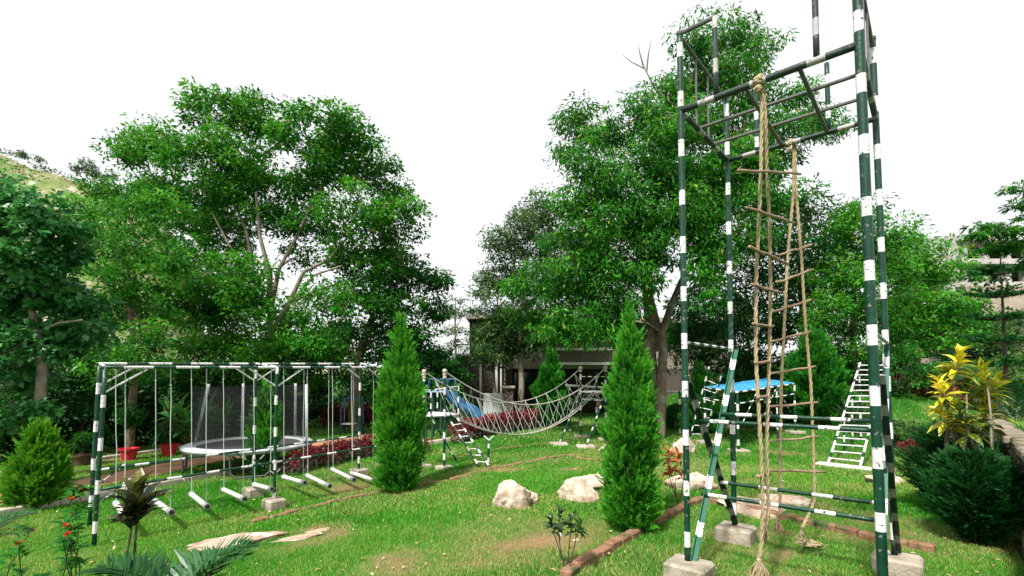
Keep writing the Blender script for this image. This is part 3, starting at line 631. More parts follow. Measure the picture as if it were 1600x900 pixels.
# (far end u,v)-(near end u,v) of every hanging rung as seen
LOGS = [((181, 786), (196, 808)), ((243, 783), (267, 800)), ((299, 772), (323, 791)), ((349, 765), (381, 779)), ((397, 757), (424, 764)), ((443, 745), (475, 754)), ((480, 743), (514, 759)), ((519, 733), (552, 749)), ((549, 740), (584, 750))]
for i, ((uf, vf), (un, vn_)) in enumerate(LOGS):
    t = (i+.62)/len(LOGS)*.985; pn = N0+(N2-N0)*t; pf = pn+D
    # choose the place along the beams where the ropes hang
    tn = None
    kn = (un-800)/F; d_ = N2-N0
    tn = (kn*N0[1]-N0[0])/(d_[0]-kn*d_[1]); kf = (uf-800)/F; F0 = N0+D; tf = (kf*F0[1]-F0[0])/(d_[0]-kf*d_[1])
    pn = N0+d_*tn; pf = F0+d_*tf
    a = P(uf, vf, pf[1]*.98+pn[1]*.02); b = P(un, vn_, pn[1]*.98+pf[1]*.02)
    a[2] = max(a[2], float(gz(a[0], a[1]))+.1); b[2] = max(b[2], float(gz(b[0], b[1]))+.1)
    e = nrm(b-a); m_ = (a+b)/2; hl = min(np.linalg.norm(b-a)/2+.04, .56)
    lab = '%s white pipe rung from the left end of the walk frame, on two ropes' % ords[i]
    lg = thing('hanging_rung', lab, 'hanging rung', m_, 'white pipe rungs hanging from the walk frame')
    mb = MB(); mb.tube([m_-e*hl, m_+e*hl], .034, 14, cap=False); mb.build('pipe', PVC, lg, smooth=True)
    for s_ in (-1, 1):
        c = m_+e*hl*s_; mb = MB(); mb.tube([c-e*s_*.03, c+e*s_*.012], .039, 14); mb.build('collar', PVCCAP, lg, smooth=False)
        mb = MB(); mb.tube([c+e*s_*.0121, c+e*s_*.0135], .028, 12); mb.build('pipe_mouth', DARKHOLE, lg)
    for (q, tp) in ((m_-e*(hl-.07), at(pf, zT(2*tf, 1)-.01)), (m_+e*(hl-.07), at(pn, zT(2*tn, 0)-.01))):
        mb = MB(); mid = tp+(q-tp)*.12; mb.tube([tp+[0, 0, .04], tp, mid], .006, 6); rp = mb.build('hook', METAL, lg)
        mb = MB(); n_ = 8; t_ = np.linspace(0, 1, n_)[:, None]; pts = mid+(q+np.array([0, 0, .03])-mid)*t_+RNG.normal(size=(n_, 3))*.003; mb.tube(pts, .0055, 5); blob(mb, mid, .013, n=6)
        x_ = nrm(np.cross(e, [0, 0, 1.])); aa = np.linspace(0, 2*math.pi, 11); mb.tube(q+(np.cos(aa)[:, None]*x_+np.sin(aa)[:, None]*np.array([0, 0, 1.]))*.04, .005, 5)
        mb.build('rope', TWINE, lg)
# ================================================================ TRAMPOLINE
tc_ = P(391, 696, 10.9); tz = .12; tg0 = float(gz(tc_[0], tc_[1])); R_ = 1.25
tr_ = thing('trampoline', 'round black trampoline with pale padded rim and dark safety net beyond the walk frame', 'trampoline', (tc_[0], tc_[1], tg0))
a = np.linspace(0, 2*math.pi, 49); ring = lambda r, z: np.stack([tc_[0]+r*np.cos(a), tc_[1]+r*np.sin(a), np.full(49, z)], 1)
mb = MB(); mb.lathe((tc_[0], tc_[1], tz), [(0.001, .0), (R_-.22, .0), (R_-.22, -.01), (0.001, -.01)], 48); mb.build('jumping_mat', mat('black_mat', (.08, .08, .085), (.11, .11, .115), 3, .8), tr_)
mb = MB(); mb.lathe((tc_[0], tc_[1], tz), [(R_-.24, .015), (R_-.2, .04), (R_-.02, .05), (R_+.04, .02), (R_+.045, -.02), (R_+.02, -.02), (R_+.02, 0), (R_-.24, .005)], 48); mb.build('rim_pad', mat('pale_vinyl', (.62, .64, .66), (.5, .52, .54), 3, .5, .3, 10), tr_, smooth=True)
mb = MB(); mb.tube(ring(R_, tz-.04), .025, 8); mb.build('frame_ring', METAL, tr_)
for k in range(4):
    th = .5+k*math.pi/2; mb = MB(); pts = []
    for dth, z in ((-.3, tz-.05), (-.28, tg0+.1), (-.2, tg0+.02), (.2, tg0+.02), (.28, tg0+.1), (.3, tz-.05)):
        pts.append([tc_[0]+R_*math.cos(th+dth), tc_[1]+R_*math.sin(th+dth), z])
    mb.tube(pts, .022, 7); mb.build('leg', DKMETAL, tr_)
netm = bpy.data.materials.new('net_mesh'); netm.use_nodes = True; n = netm.node_tree.nodes; l = netm.node_tree.links
tt = n.new('ShaderNodeBsdfTransparent'); mxs = n.new('ShaderNodeMixShader'); mxs.inputs[0].default_value = .38; n['Principled BSDF'].inputs['Base Color'].default_value = (.012, .013, .014, 1); n['Principled BSDF'].inputs['Roughness'].default_value = 1
l.new(tt.outputs[0], mxs.inputs[1]); l.new(n['Principled BSDF'].outputs[0], mxs.inputs[2]); l.new(mxs.outputs[0], n['Material Output'].inputs[0])
mb = MB(); nh = 40; aa = np.linspace(0, 2*math.pi, nh+1); znt = 1.4
mb.lathe((tc_[0], tc_[1], 0), [(R_-.18, tz+.05), (R_-.15, .8), (R_-.1, znt)], 40); mb.build('safety_net', netm, tr_)
for th in (math.pi*1.0, math.pi*.7, math.pi*.38, -math.pi*.02):
    c0 = np.array([tc_[0]+(R_+.03)*math.cos(th), tc_[1]+(R_+.03)*math.sin(th), tz-.3]); c1 = np.array([tc_[0]+(R_+.0)*math.cos(th), tc_[1]+R_*math.sin(th), znt+.04]); c1[0] += .3 if th > 3 else 0
    mb = MB(); mb.tube([c0, c1], .032, 9); mb.build('net_pole', mat('pole_sleeve', (.55, .57, .6), (.35, .37, .4), 14, .5, .2), tr_, smooth=True)
# ================================================================ ROPE BRIDGE AND ITS TWO PLATFORMS
L1 = np.array([-1.93, 10.8]); L2 = np.array([-1.40, 10.25]); off = np.array([.72, .69])
zd = .8; zh = 1.72
lp = thing('platform_frame', 'small striped pipe platform with a slanting ladder at the left end of the rope bridge', 'play platform', at(L2, float(gz(*L2))))
def stripe_part(parent, nm, a, b, r, g=.3, wh=.15, **k):
    mb = MB(); mb.pipe(a, b, r, g, wh, sides=9, **k); return mb.build(nm, STRIPE, parent, smooth=True)
for p in (L1, L2):
    stripe_part(lp, 'post', at(p, float(gz(*p))), at(p, zh), .027)
    mb = MB(); mb.box(at(p, float(gz(*p))+.01), (.28, .28, .1), (sx, sy, zz), bev=.015); mb.build('footing_block', CONC, lp)
    mb = MB(); blob(mb, at(p, zh+.0), .055); blob(mb, at(p, zh-.07), .05); blob(mb, at(p, zh-.13), .045); mb.build('rope_knot', ROPE2, lp, smooth=True)
for p in (L1, L2):
    q = p+off*.36; stripe_part(lp, 'rail_post', at(q, zd-.02), at(q, zd+.62), .018, .12, .12)
    q = p-off*.34; stripe_part(lp, 'rail_post', at(q, zd-.02), at(q, zd+.55), .018, .12, .12)
cs = [L1-off*.34, L2-off*.34, L2+off*.36, L1+off*.36]
for k in range(4): stripe_part(lp, 'deck_beam', at(cs[k], zd), at(cs[(k+1) % 4], zd), .022, .05, .4)
for k in range(1, 6):
    mb = MB(); mb.tube([at(lerp(cs[0], cs[3], k/6), zd+.02), at(lerp(cs[1], cs[2], k/6), zd+.02)], .013, 6); mb.build('deck_slat', WHITE, lp)
mb = MB(); mb.tube([at(lerp(cs[0], cs[1], .5), zd+.02), at(lerp(cs[3], cs[2], .5), zd+.02)], .013, 6); mb.build('deck_slat', WHITE, lp)
stripe_part(lp, 'hand_rail', at(L1-off*.34, zd+.53), at(L2-off*.34, zd+.53), .014, .08, .3); stripe_part(lp, 'hand_rail', at(L2-off*.34, zd+.53), at(L2+off*.36, zd+.6), .014, .08, .3)
fa, fb_ = G(750, 731), G(765, 733); ta, tb = P(702, 655, 10.35), P(712, 653, 10.45)
stripe_part(lp, 'ladder_rail', fa, ta, .019, .22, .1); stripe_part(lp, 'ladder_rail', fb_+[.03, 0, 0], tb+[.03, 0, 0], .019, .22, .1)
for k in range(1, 8): mb = MB(); mb.tube([fa+(ta-fa)*k/8, fb_+[.03, 0, 0]+(tb-fb_)*k/8], .012, 6); mb.build('ladder_rung', WHITE, lp)
stripe_part(lp, 'brace', G(714, 721), P(673, 652, 10.7), .018, .3, .1)
# right-hand platform
Q1 = np.array([2.02, 14.5]); Q2 = np.array([2.62, 13.8]); zq = 1.86; zdq = 1.16
rp_ = thing('platform_frame', 'small striped pipe platform on splayed legs at the far end of the rope bridge', 'play platform', at(Q1, float(gz(*Q1))))
for p in (Q1, Q2):
    stripe_part(rp_, 'post', at(p, float(gz(*p))), at(p, zq), .03)
    mb = MB(); mb.box(at(p, float(gz(*p))+.01), (.42, .38, .08), bev=.015); mb.build('footing_block', CONC, rp_)
    mb = MB(); blob(mb, at(p, zq), .07); blob(mb, at(p, zq-.08), .055); mb.build('rope_knot', ROPE2, rp_, smooth=True)
q3 = Q1+np.array([.55, .5]); q4 = Q2+np.array([.55, .5])
for p in (q3, q4): stripe_part(rp_, 'post', at(p, float(gz(*p))), at(p, zq-.1), .027)
for (a_, b_) in ((Q1, Q2), (Q2, q4), (q4, q3), (q3, Q1)):
    stripe_part(rp_, 'deck_beam', at(a_, zdq), at(b_, zdq), .024, .05, .4); stripe_part(rp_, 'hand_rail', at(a_, zdq+.45), at(b_, zdq+.45), .014, .1, .15)
    stripe_part(rp_, 'deck_beam', at(a_, zdq-.22), at(b_, zdq-.22), .02, .1, .3)
for k in range(1, 5): mb = MB(); mb.tube([at(lerp(Q1, q3, k/5), zdq+.02), at(lerp(Q2, q4, k/5), zdq+.02)], .015, 6); mb.build('deck_slat', WHITE, rp_)
for (g_, t_) in ((G(873, 695), at(Q1+[-.02, -.1], zdq-.02)), (G(915, 699), at(Q2+[-.02, -.1], zdq-.02))):
    stripe_part(rp_, 'splayed_leg', g_, t_, .022, .3, .1); mb = MB(); mb.box(g_+[0, 0, .02], (.45, .35, .08), bev=.02); mb.build('footing_block', KERB, rp_)
mb = MB(); tassel(mb, at(Q1, zdq)+[.45, -.4, -.05], .42, .07, 40); blob(mb, at(Q1, zdq)+[.45, -.4, -.03], .05); mb.build('rope_tassel', ROPE, rp_)
# the bridge
br_ = thing('rope_bridge', 'sagging rope bridge with V-shaped netting between the two striped platforms', 'rope bridge', at((L2+Q2)/2, -.3))
def cat_(a, b, vs_mid, n=40):
    """parabola from a to b through a mid height"""
    t = np.linspace(0, 1, n)[:, None]; p = a+(b-a)*t; p[:, 2] -= (4*vs_mid*t*(1-t))[:, 0]; return p
h1 = cat_(at(L1, zh), at(Q1, zq), .84); h2 = cat_(at(L2, zh), at(Q2, zq), .86)
off2 = (off*.36)
foot = cat_(at((L1+L2)/2+off2, zd+.02), at((Q1+Q2)/2, zdq), .80)
foot2 = foot+np.array([.08, -.08, .01])
for (p, nm, r) in ((h1, 'hand_rope', .013), (h2, 'hand_rope', .014)): mb = MB(); mb.tube(p, r, 6); mb.build(nm, ROPE2, br_, smooth=True)
for p in (foot, foot2): mb = MB(); mb.tube(p, .014, 6); mb.build('foot_rope', ROPE2, br_, smooth=True)
for hh, ft in ((h1, foot), (h2, foot2)):
    mb = MB(); ns_ = 13
    tt_ = np.linspace(0, 1, 40)
    pt = lambda arr, t: np.array([np.interp(t, tt_, arr[:, k]) for k in range(3)])
    for k in range(ns_):
        t0 = .05+.9*k/(ns_-1); mb.tube([pt(hh, t0), (pt(hh, t0)+pt(ft, t0+.014))/2+RNG.normal(size=3)*.01, pt(ft, min(t0+.016, 1))], .0055, 5); mb.tube([pt(hh, t0), pt(ft, max(t0-.04, 0))], .005, 5); blob(mb, pt(hh, t0), .02, n=5)
    mb.build('netting', TWINE, br_)
gsp = G(763, 729); sp_ = thing('support_post', 'short striped post with a forked top under the rope bridge, beside the slanting ladder', 'post', gsp)
stripe_part(sp_, 'post', gsp, P(764, 688, gsp[1]), .022, .2, .1); mb = MB(); t0 = P(764, 688, gsp[1]); mb.tube([t0, t0+[-.1, 0, .09]], .014, 6); mb.tube([t0, t0+[.1, 0, .09]], .014, 6); mb.build('fork', WHITE, sp_)
# ================================================================ BLUE SLIDE SET behind the bridge
g0 = P(686, 676, 15.8); ps = thing('slide_set', 'blue slide with curved chute and hooped blue rails behind the rope bridge', 'slide', (g0[0], g0[1], -.35))
zpl = P(686, 612, 15.8)[2]
for (u, Y_) in ((666, 15.6), (676, 15.8), (689, 15.8), (700, 16.4), (678, 16.6)):
    q = P(u, 612, Y_); mb = MB(); mb.tube([(q[0], q[1], -.4), (q[0], q[1], zpl)], .035, 7); mb.build('post', mat('dark_green_steel', (.02, .07, .05), (.03, .08, .06), 9, .5), ps)
mb = MB(); a0 = P(668, 612, 16); b0 = P(702, 612, 16); mb.box(((a0[0]+b0[0])/2, 16.1, zpl), (b0[0]-a0[0], .9, .05), bev=.01); mb.build('deck', mat('pale_blue_deck', (.3, .42, .55), (.25, .36, .48), 4, .6), ps)
for u in (670, 686, 697):
    a0 = P(u, 612, 15.7); mb = MB(); mb.tube([a0, a0+[0, 0, .34], a0+[.04, 0, .4], a0+[.24, 0, .4], a0+[.28, 0, .34], a0+[.28, 0, 0]], .022, 7); mb.build('hoop_rail', BLUEP, ps, smooth=True)
t = np.linspace(0, 1, 16); cu = np.array([P(703+52*k, 612+54*k+6*math.sin(k*6.28), 15.9) for k in t]); cu[-3:, 2] = cu[-3:, 2]*.4+cu[-3, 2]*.6
V = []; 
for c in cu:
    for (dy, dz) in ((-.32, .16), (-.3, .17), (-.27, .0), (0, -.03), (.27, .0), (.3, .17), (.32, .16), (.3, -.05), (0, -.08), (-.3, -.05)): V.append(c+[dy*.3, dy, dz])
mb = MB(); mb.add(V, [(i*10+k, i*10+(k+1) % 10, (i+1)*10+(k+1) % 10, (i+1)*10+k) for i in range(15) for k in range(10)]); mb.build('chute', BLUEP, ps, smooth=True)
for (u, v) in ((728, 640), (745, 660)):
    q = P(u, v, 15.9); mb = MB(); mb.tube([q, (q[0], q[1], -.4)], .03, 6); mb.build('support_leg', DKMETAL, ps)
# far blue-framed garden swing seen through the walk frame
g0 = P(548, 672, 17); sw = thing('swing_chair', 'small blue arched swing seat on the far lawn, seen through the walk frame', 'swing', (g0[0], g0[1], -.38))
SB = mat('navy_steel', (.03, .08, .16), (.05, .1, .2), 9, .4)
for (u, yy) in ((533, 16.8), (538, 17.4)):
    a0 = P(u, 622, yy); zt_ = a0[2]; mb = MB(); mb.tube([(a0[0], yy, -.4), (a0[0], yy, zt_-.2), (a0[0]+.1, yy, zt_-.04), (a0[0]+.25, yy, zt_), (a0[0]+.62, yy, zt_), (a0[0]+.66, yy, zt_-.15), (a0[0]+.68, yy, -.4)], .03, 7); mb.build('arch', SB, sw, smooth=True)
a0 = P(546, 662, 17.1); mb = MB(); mb.box(a0, (.42, .35, .04), bev=.01); mb.build('seat', WHT, sw)
for dx in (-.18, .18): mb = MB(); mb.tube([a0+[dx, 0, 0], (a0[0]+dx*.9, 17.1, P(546, 623, 17.1)[2])], .009, 5); mb.build('chain', METAL, sw)
# black tripod stand
g0 = G(587, 694); ts = thing('tripod_stand', 'small black tripod sprinkler stand beside the far end of the walk frame', 'stand', g0)
mb = MB(); mb.tube([g0+[0, 0, .15], g0+[0, 0, .55]], .014, 6); mb.build('pole', DKMETAL, ts)
for k in range(3): mb = MB(); an = k*2.094+.4; mb.tube([g0+[0, 0, .34], g0+[.2*math.cos(an), .2*math.sin(an), 0]], .01, 5); mb.build('leg', DKMETAL, ts)
# ================================================================ BLUE NET TABLE FRAME
cn = [P(1101, 604, 13.), P(1152, 611, 11.6), P(1241, 598, 13.2), P(1196, 591, 14.8)]
bt = thing('scramble_frame', 'raised pipe frame topped by a bright blue sheet behind the rope ladders', 'play frame', (cn[1]+cn[3])/2*np.array([1, 1, 0])+[0, 0, 0])
n_ = 14; V = []
for i in range(n_):
    for j in range(n_):
        a_, b_ = i/(n_-1), j/(n_-1); p = (1-a_)*(1-b_)*cn[0]+a_*(1-b_)*cn[1]+a_*b_*cn[2]+(1-a_)*b_*cn[3]; p = p+np.array([0, 0, -.06*math.sin(a_*3.14)*math.sin(b_*3.14)+RNG.normal()*.008]); V.append(p)
V = np.array(V); V2 = V-[0, 0, .012]; fs = [(i*n_+j, i*n_+j+1, (i+1)*n_+j+1, (i+1)*n_+j) for i in range(n_-1) for j in range(n_-1)]
mb = MB(); mb.add(V, fs); mb.add(V2, [f_[::-1] for f_ in fs]); mb.build('blue_sheet', BLUE, bt, smooth=True)
for k in range(4):
    stripe_part(bt, 'edge_rail', cn[k]-[0, 0, .03], cn[(k+1) % 4]-[0, 0, .03], .022, .2, .2); stripe_part(bt, 'lower_rail', cn[k]-[0, 0, .3], cn[(k+1) % 4]-[0, 0, .3], .017, .2, .2)
    q = cn[k]; stripe_part(bt, 'leg', (q[0], q[1], float(gz(q[0], q[1]))), q, .03, .25, .15); mb = MB(); mb.box((q[0], q[1], float(gz(q[0], q[1]))+.01), (.4, .35, .08), bev=.015); mb.build('footing_block', CONC, bt)
for t in (.33, .66):
    q = lerp(cn[1], cn[2], t); stripe_part(bt, 'leg', (q[0], q[1], float(gz(q[0], q[1]))), q, .02, .25, .15)
    for s_ in (0, 1): stripe_part(bt, 'brace', lerp(cn[1], cn[2], t)-[0, 0, .05], lerp(cn[1], cn[2], t-.25+s_*.5)-[0, 0, .75], .012, .12, .08)
lt = thing('leaning_ladder', 'narrow striped ladder leaning up to the left corner of the blue sheet frame', 'ladder', G(1076, 692))
A0, A1 = G(1076, 692), P(1108, 573, 12.6); B0, B1 = G(1100, 690), P(1128, 583, 12.2)
stripe_part(lt, 'rail', A0, A1, .02, .2, .14); stripe_part(lt, 'rail', B0, B1, .02, .2, .14)
for k in range(1, 8): stripe_part(lt, 'rung', A0+(A1-A0)*k/8.4, B0+(B1-B0)*k/8.4, .011, .05, .2)
hb = thing('balance_bar', 'long white horizontal bar on posts behind the tall cedar', 'bar', P(980, 640, 15))
stripe_part(hb, 'bar', P(884, 602, 15.6), P(1068, 613, 14.6), .035, .05, .9)
for (u, v, yy) in ((890, 602, 15.6), (1062, 613, 14.6), (975, 608, 15.1)):
    q = P(u, v, yy); stripe_part(hb, 'post', (q[0], q[1], float(gz(q[0], q[1]))), q, .03)
# ================================================================ RIGHT LADDER CLIMB
f0, f1 = G(1293, 727), G(1343, 733); t0_, t1_ = P(1344, 567, 12.2), P(1386, 567, 12.2)
lc = thing('ladder_climb', 'long white and green inclined ladder with many rungs, standing on a white slab', 'ladder', f0)
stripe_part(lc, 'rail', f0, t0_, .024, .16, .4); stripe_part(lc, 'rail', f1, t1_, .024, .16, .4)
for k in range(1, 18): mb = MB(); mb.tube([f0+(t0_-f0)*k/17.5, f1+(t1_-f1)*k/17.5], .014, 7); mb.build('rung', WHITE, lc)
for q in (t0_, t1_): stripe_part(lc, 'post', (q[0], q[1]+.05, float(gz(q[0], q[1]))), q+[0, .05, 0], .026)
for t in (.45, .7):
    for (a_, b_) in ((f0, t0_), (f1, t1_)): q = lerp(a_, b_, t); stripe_part(lc, 'post', (q[0], q[1]+.03, float(gz(q[0], q[1]))), q, .02, .2, .15)
mb = MB(); mb.box((f0+f1)/2+[0, -.02, .0], (.95, .32, .09), (nrm(f1-f0), np.cross([0, 0, 1.], nrm(f1-f0)), zz), bev=.015); mb.build('base_slab', mat('white_slab', (.62, .57, .5), (.48, .43, .37), 5, .9, .4, 30), lc)
# ================================================================ TREES
LF_A = leafmat('leaf_bright_green', [(.006, .05, .006), (.02, .17, .01), (.08, .33, .022)], .4, .36, old=(.3, .34, .05))
LF_B = leafmat('leaf_mid_green', [(.005, .042, .006), (.014, .13, .012), (.045, .24, .022)], .42, .32, old=(.22, .24, .04))
LF_C = leafmat('leaf_glossy_broad', [(.008, .07, .014), (.03, .19, .035), (.12, .34, .09)], .38, .25, .5)
LF_D = leafmat('leaf_dark_green', [(.004, .022, .006), (.008, .05, .01), (.02, .1, .02)], .45, .2)
LF_OL = leafmat('leaf_olive_green', [(.02, .06, .012), (.05, .13, .03), (.1, .2, .05)], .45, .3)
LF_CED = leafmat('cedar_spray_green', [(.005, .055, .008), (.018, .19, .014), (.1, .38, .025)], .5, .28, .15)
LF_CEY = leafmat('cedar_spray_yellow_green', [(.015, .1, .006), (.06, .26, .012), (.2, .45, .03)], .5, .3, .2)
LF_THU = leafmat('thuja_dark_green', [(.003, .025, .006), (.006, .06, .01), (.015, .11, .018)], .55, .15, .2)
def TP(*p): return [(*P(u, v, y), r) for (u, v, y, r) in p]
def gp(u, Y): x = ray(u, 600)[0]/ray(u, 600)[1]*Y; return np.array([x, Y, float(gz(x, Y))])
def tpx(u, Y, rest, r): return [(*gp(u, Y), r)]+TP(*rest)
b = gp(418, 17)
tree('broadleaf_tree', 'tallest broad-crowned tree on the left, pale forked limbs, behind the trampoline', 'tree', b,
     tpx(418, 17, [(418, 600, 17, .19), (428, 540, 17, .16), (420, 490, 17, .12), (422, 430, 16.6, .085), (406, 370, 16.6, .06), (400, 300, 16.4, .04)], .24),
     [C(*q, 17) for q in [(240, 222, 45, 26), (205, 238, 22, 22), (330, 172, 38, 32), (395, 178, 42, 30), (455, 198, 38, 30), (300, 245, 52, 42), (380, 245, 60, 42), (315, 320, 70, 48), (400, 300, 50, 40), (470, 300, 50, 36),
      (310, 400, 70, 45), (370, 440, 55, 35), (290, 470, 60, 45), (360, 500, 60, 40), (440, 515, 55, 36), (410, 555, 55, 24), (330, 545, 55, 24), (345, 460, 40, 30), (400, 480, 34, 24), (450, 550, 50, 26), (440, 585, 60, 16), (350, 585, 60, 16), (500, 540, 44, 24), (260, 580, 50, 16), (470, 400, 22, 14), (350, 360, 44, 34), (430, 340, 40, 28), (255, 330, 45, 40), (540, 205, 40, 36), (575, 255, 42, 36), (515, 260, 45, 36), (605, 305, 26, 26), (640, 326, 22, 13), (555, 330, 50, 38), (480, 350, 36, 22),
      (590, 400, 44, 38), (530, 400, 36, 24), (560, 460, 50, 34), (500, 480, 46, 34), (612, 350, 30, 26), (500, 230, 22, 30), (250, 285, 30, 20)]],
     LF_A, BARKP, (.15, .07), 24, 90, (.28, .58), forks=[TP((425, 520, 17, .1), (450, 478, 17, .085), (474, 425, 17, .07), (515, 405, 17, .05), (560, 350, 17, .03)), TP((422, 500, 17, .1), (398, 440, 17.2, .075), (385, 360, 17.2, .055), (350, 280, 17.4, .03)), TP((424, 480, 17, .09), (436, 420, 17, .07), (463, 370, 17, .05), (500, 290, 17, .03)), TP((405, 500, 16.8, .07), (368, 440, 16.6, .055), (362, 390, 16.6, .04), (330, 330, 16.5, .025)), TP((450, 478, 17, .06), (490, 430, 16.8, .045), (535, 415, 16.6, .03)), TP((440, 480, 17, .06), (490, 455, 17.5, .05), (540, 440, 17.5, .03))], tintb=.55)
tree('broadleaf_tree', 'darker spreading tree beside the tallest broad-crowned one, above the columnar cedar', 'tree', gp(556, 18.5),
     tpx(556, 18.5, [(553, 620, 18.5, .2), (560, 560, 18.5, .17), (580, 500, 18.5, .12), (610, 450, 18.5, .07)], .24),
     [C(*q, 18.5) for q in [(648, 440, 38, 26), (680, 445, 18, 16), (670, 490, 26, 18), (610, 470, 44, 30), (585, 520, 50, 30), (640, 520, 34, 20), (530, 535, 50, 28), (620, 415, 34, 24), (610, 555, 50, 20), (500, 560, 45, 18)]],
     LF_B, BARK, (.16, .075), 22, 80, (.3, .6), forks=[TP((575, 520, 18.5, .09), (620, 490, 18.5, .06), (660, 470, 18.5, .03))])
tree('broadleaf_tree', 'layered bright green tree filling the gap below the hill at left', 'tree', gp(205, 13),
     tpx(205, 13, [(212, 560, 13, .09), (204, 480, 13, .07), (214, 400, 13, .05), (205, 340, 13, .03)], .11),
     [C(*q, 13) for q in [(190, 305, 44, 26), (235, 330, 40, 24), (150, 340, 40, 26), (140, 385, 46, 30), (205, 380, 46, 30), (230, 440, 46, 30), (160, 440, 50, 30), (120, 480, 44, 26), (200, 495, 52, 28), (240, 530, 44, 24), (130, 540, 50, 28), (270, 395, 26, 24), (190, 570, 60, 24)]],
     LF_A, BARK, (.13, .05), 26, 95, (.28, .5), flat=.55, tintb=.45)
tree('broadleaf_tree', 'near glossy heart-leaved tree at the left edge, behind the yellow-green cedar bush', 'tree', gp(62, 8.8),
     tpx(62, 8.8, [(62, 640, 8.8, .085), (66, 570, 8.8, .075), (60, 520, 8.8, .06), (40, 450, 8.8, .05), (20, 380, 8.8, .035)], .1),
     [C(*q, 8.8, RNG.uniform(-.7, .7)) for q in [(10, 315, 42, 26), (60, 345, 40, 26), (-30, 350, 50, 40), (20, 400, 50, 32), (90, 395, 36, 28), (-30, 440, 50, 40), (60, 450, 50, 30), (110, 470, 40, 26), (20, 510, 50, 30), (90, 530, 55, 28), (130, 520, 30, 20), (-30, 560, 50, 40), (30, 590, 36, 26), (20, 640, 36, 24), (-20, 300, 30, 30)]],
     LF_C, BARKP, (.12, .085), 60, 60, (.18, .34), flat=.5, tintb=.5, limbr=.2, forks=[TP((60, 520, 8.8, .03), (90, 505, 8.6, .022), (130, 500, 8.5, .015))])
tree('broadleaf_tree', 'big tree with twisted twin trunks and a bare dead twig above its crown', 'tree', gp(1024, 14.5),
     tpx(1024, 14.5, [(1018, 600, 14.5, .22), (1014, 550, 14.5, .2), (1020, 505, 14.5, .22), (1013, 470, 14.5, .17), (1010, 420, 14.3, .14), (1016, 350, 14, .1), (1035, 270, 14, .07), (1060, 180, 14, .05), (1090, 100, 14, .03)], .28),
     [C(*q, 14) for q in [(905, 195, 32, 24), (880, 240, 24, 20), (950, 200, 36, 26), (1000, 180, 36, 26), (1040, 145, 38, 28), (1090, 65, 34, 28), (1140, 60, 42, 30), (1190, 80, 32, 26), (1150, 115, 50, 34), (1085, 130, 44, 34), (1060, 205, 50, 40), (1130, 185, 54, 38), (1190, 150, 30, 24), (1215, 200, 40, 20), (1265, 190, 40, 18), (1300, 205, 22, 12), (1250, 145, 28, 12),
      (940, 255, 46, 32), (905, 310, 38, 30), (965, 320, 54, 38), (1030, 280, 54, 40), (1095, 280, 50, 36), (1150, 245, 40, 26), (1045, 355, 54, 36), (970, 390, 54, 36), (900, 385, 46, 34), (860, 440, 46, 34), (925, 450, 54, 34), (880, 490, 54, 26), (950, 500, 40, 20), (1090, 350, 40, 32), (840, 490, 34, 22), (1210, 235, 34, 14), (1110, 320, 30, 24), (815, 450, 26, 22), (1175, 290, 30, 18)]]+[C(*q, 13, -.4) for q in [(1000, 330, 46, 30), (1020, 390, 42, 26), (985, 440, 50, 28), (900, 500, 44, 16), (860, 520, 40, 16), (940, 525, 40, 14), (960, 480, 46, 18), (1060, 260, 40, 30), (930, 360, 46, 30), (1075, 320, 34, 30), (1030, 220, 40, 26), (1110, 380, 30, 20), (910, 420, 40, 26), (960, 290, 40, 28), (1150, 320, 36, 24), (1110, 410, 34, 26), (1165, 370, 34, 22), (1095, 455, 30, 24), (1190, 260, 34, 20), (1130, 270, 34, 24), (1210, 310, 30, 20)]],
     LF_A, BARK, (.15, .045), 30, 85, (.26, .5), droop=.55, tintb=.45,
     forks=[[(*gp(1030, 14.2), .16)]+TP((1034, 590, 14.2, .14), (1036, 550, 14.2, .13), (1034, 520, 14.2, .11), (1050, 475, 14.2, .1), (1064, 440, 14.2, .08), (1085, 405, 14.2, .07), (1130, 380, 14.2, .05), (1200, 320, 14, .03)), TP((1014, 420, 14.3, .12), (1060, 340, 14.1, .1), (1110, 300, 14, .08), (1150, 230, 14, .06), (1180, 160, 14, .03)), TP((1012, 380, 14.3, .1), (970, 330, 14.1, .08), (920, 260, 14, .04)), TP((1014, 440, 14.3, .09), (950, 430, 14.3, .07), (880, 440, 14.3, .04)), TP((1056, 460, 14.2, .05), (1110, 440, 14.3, .04), (1170, 432, 14.3, .02))],
     bare=[TP((1045, 160, 14, 0), (1024, 140, 14, 0), (1008, 108, 14, 0), (985, 96, 14, 0), (973, 86, 14, 0)), TP((1010, 112, 14, 0), (1013, 85, 14, 0), (1017, 64, 14, 0)), TP((1006, 106, 14, 0), (1000, 85, 14, 0), (997, 70, 14, 0)), TP((1266, 190, 14, 0), (1275, 130, 14, 0), (1283, 115, 14, 0))])
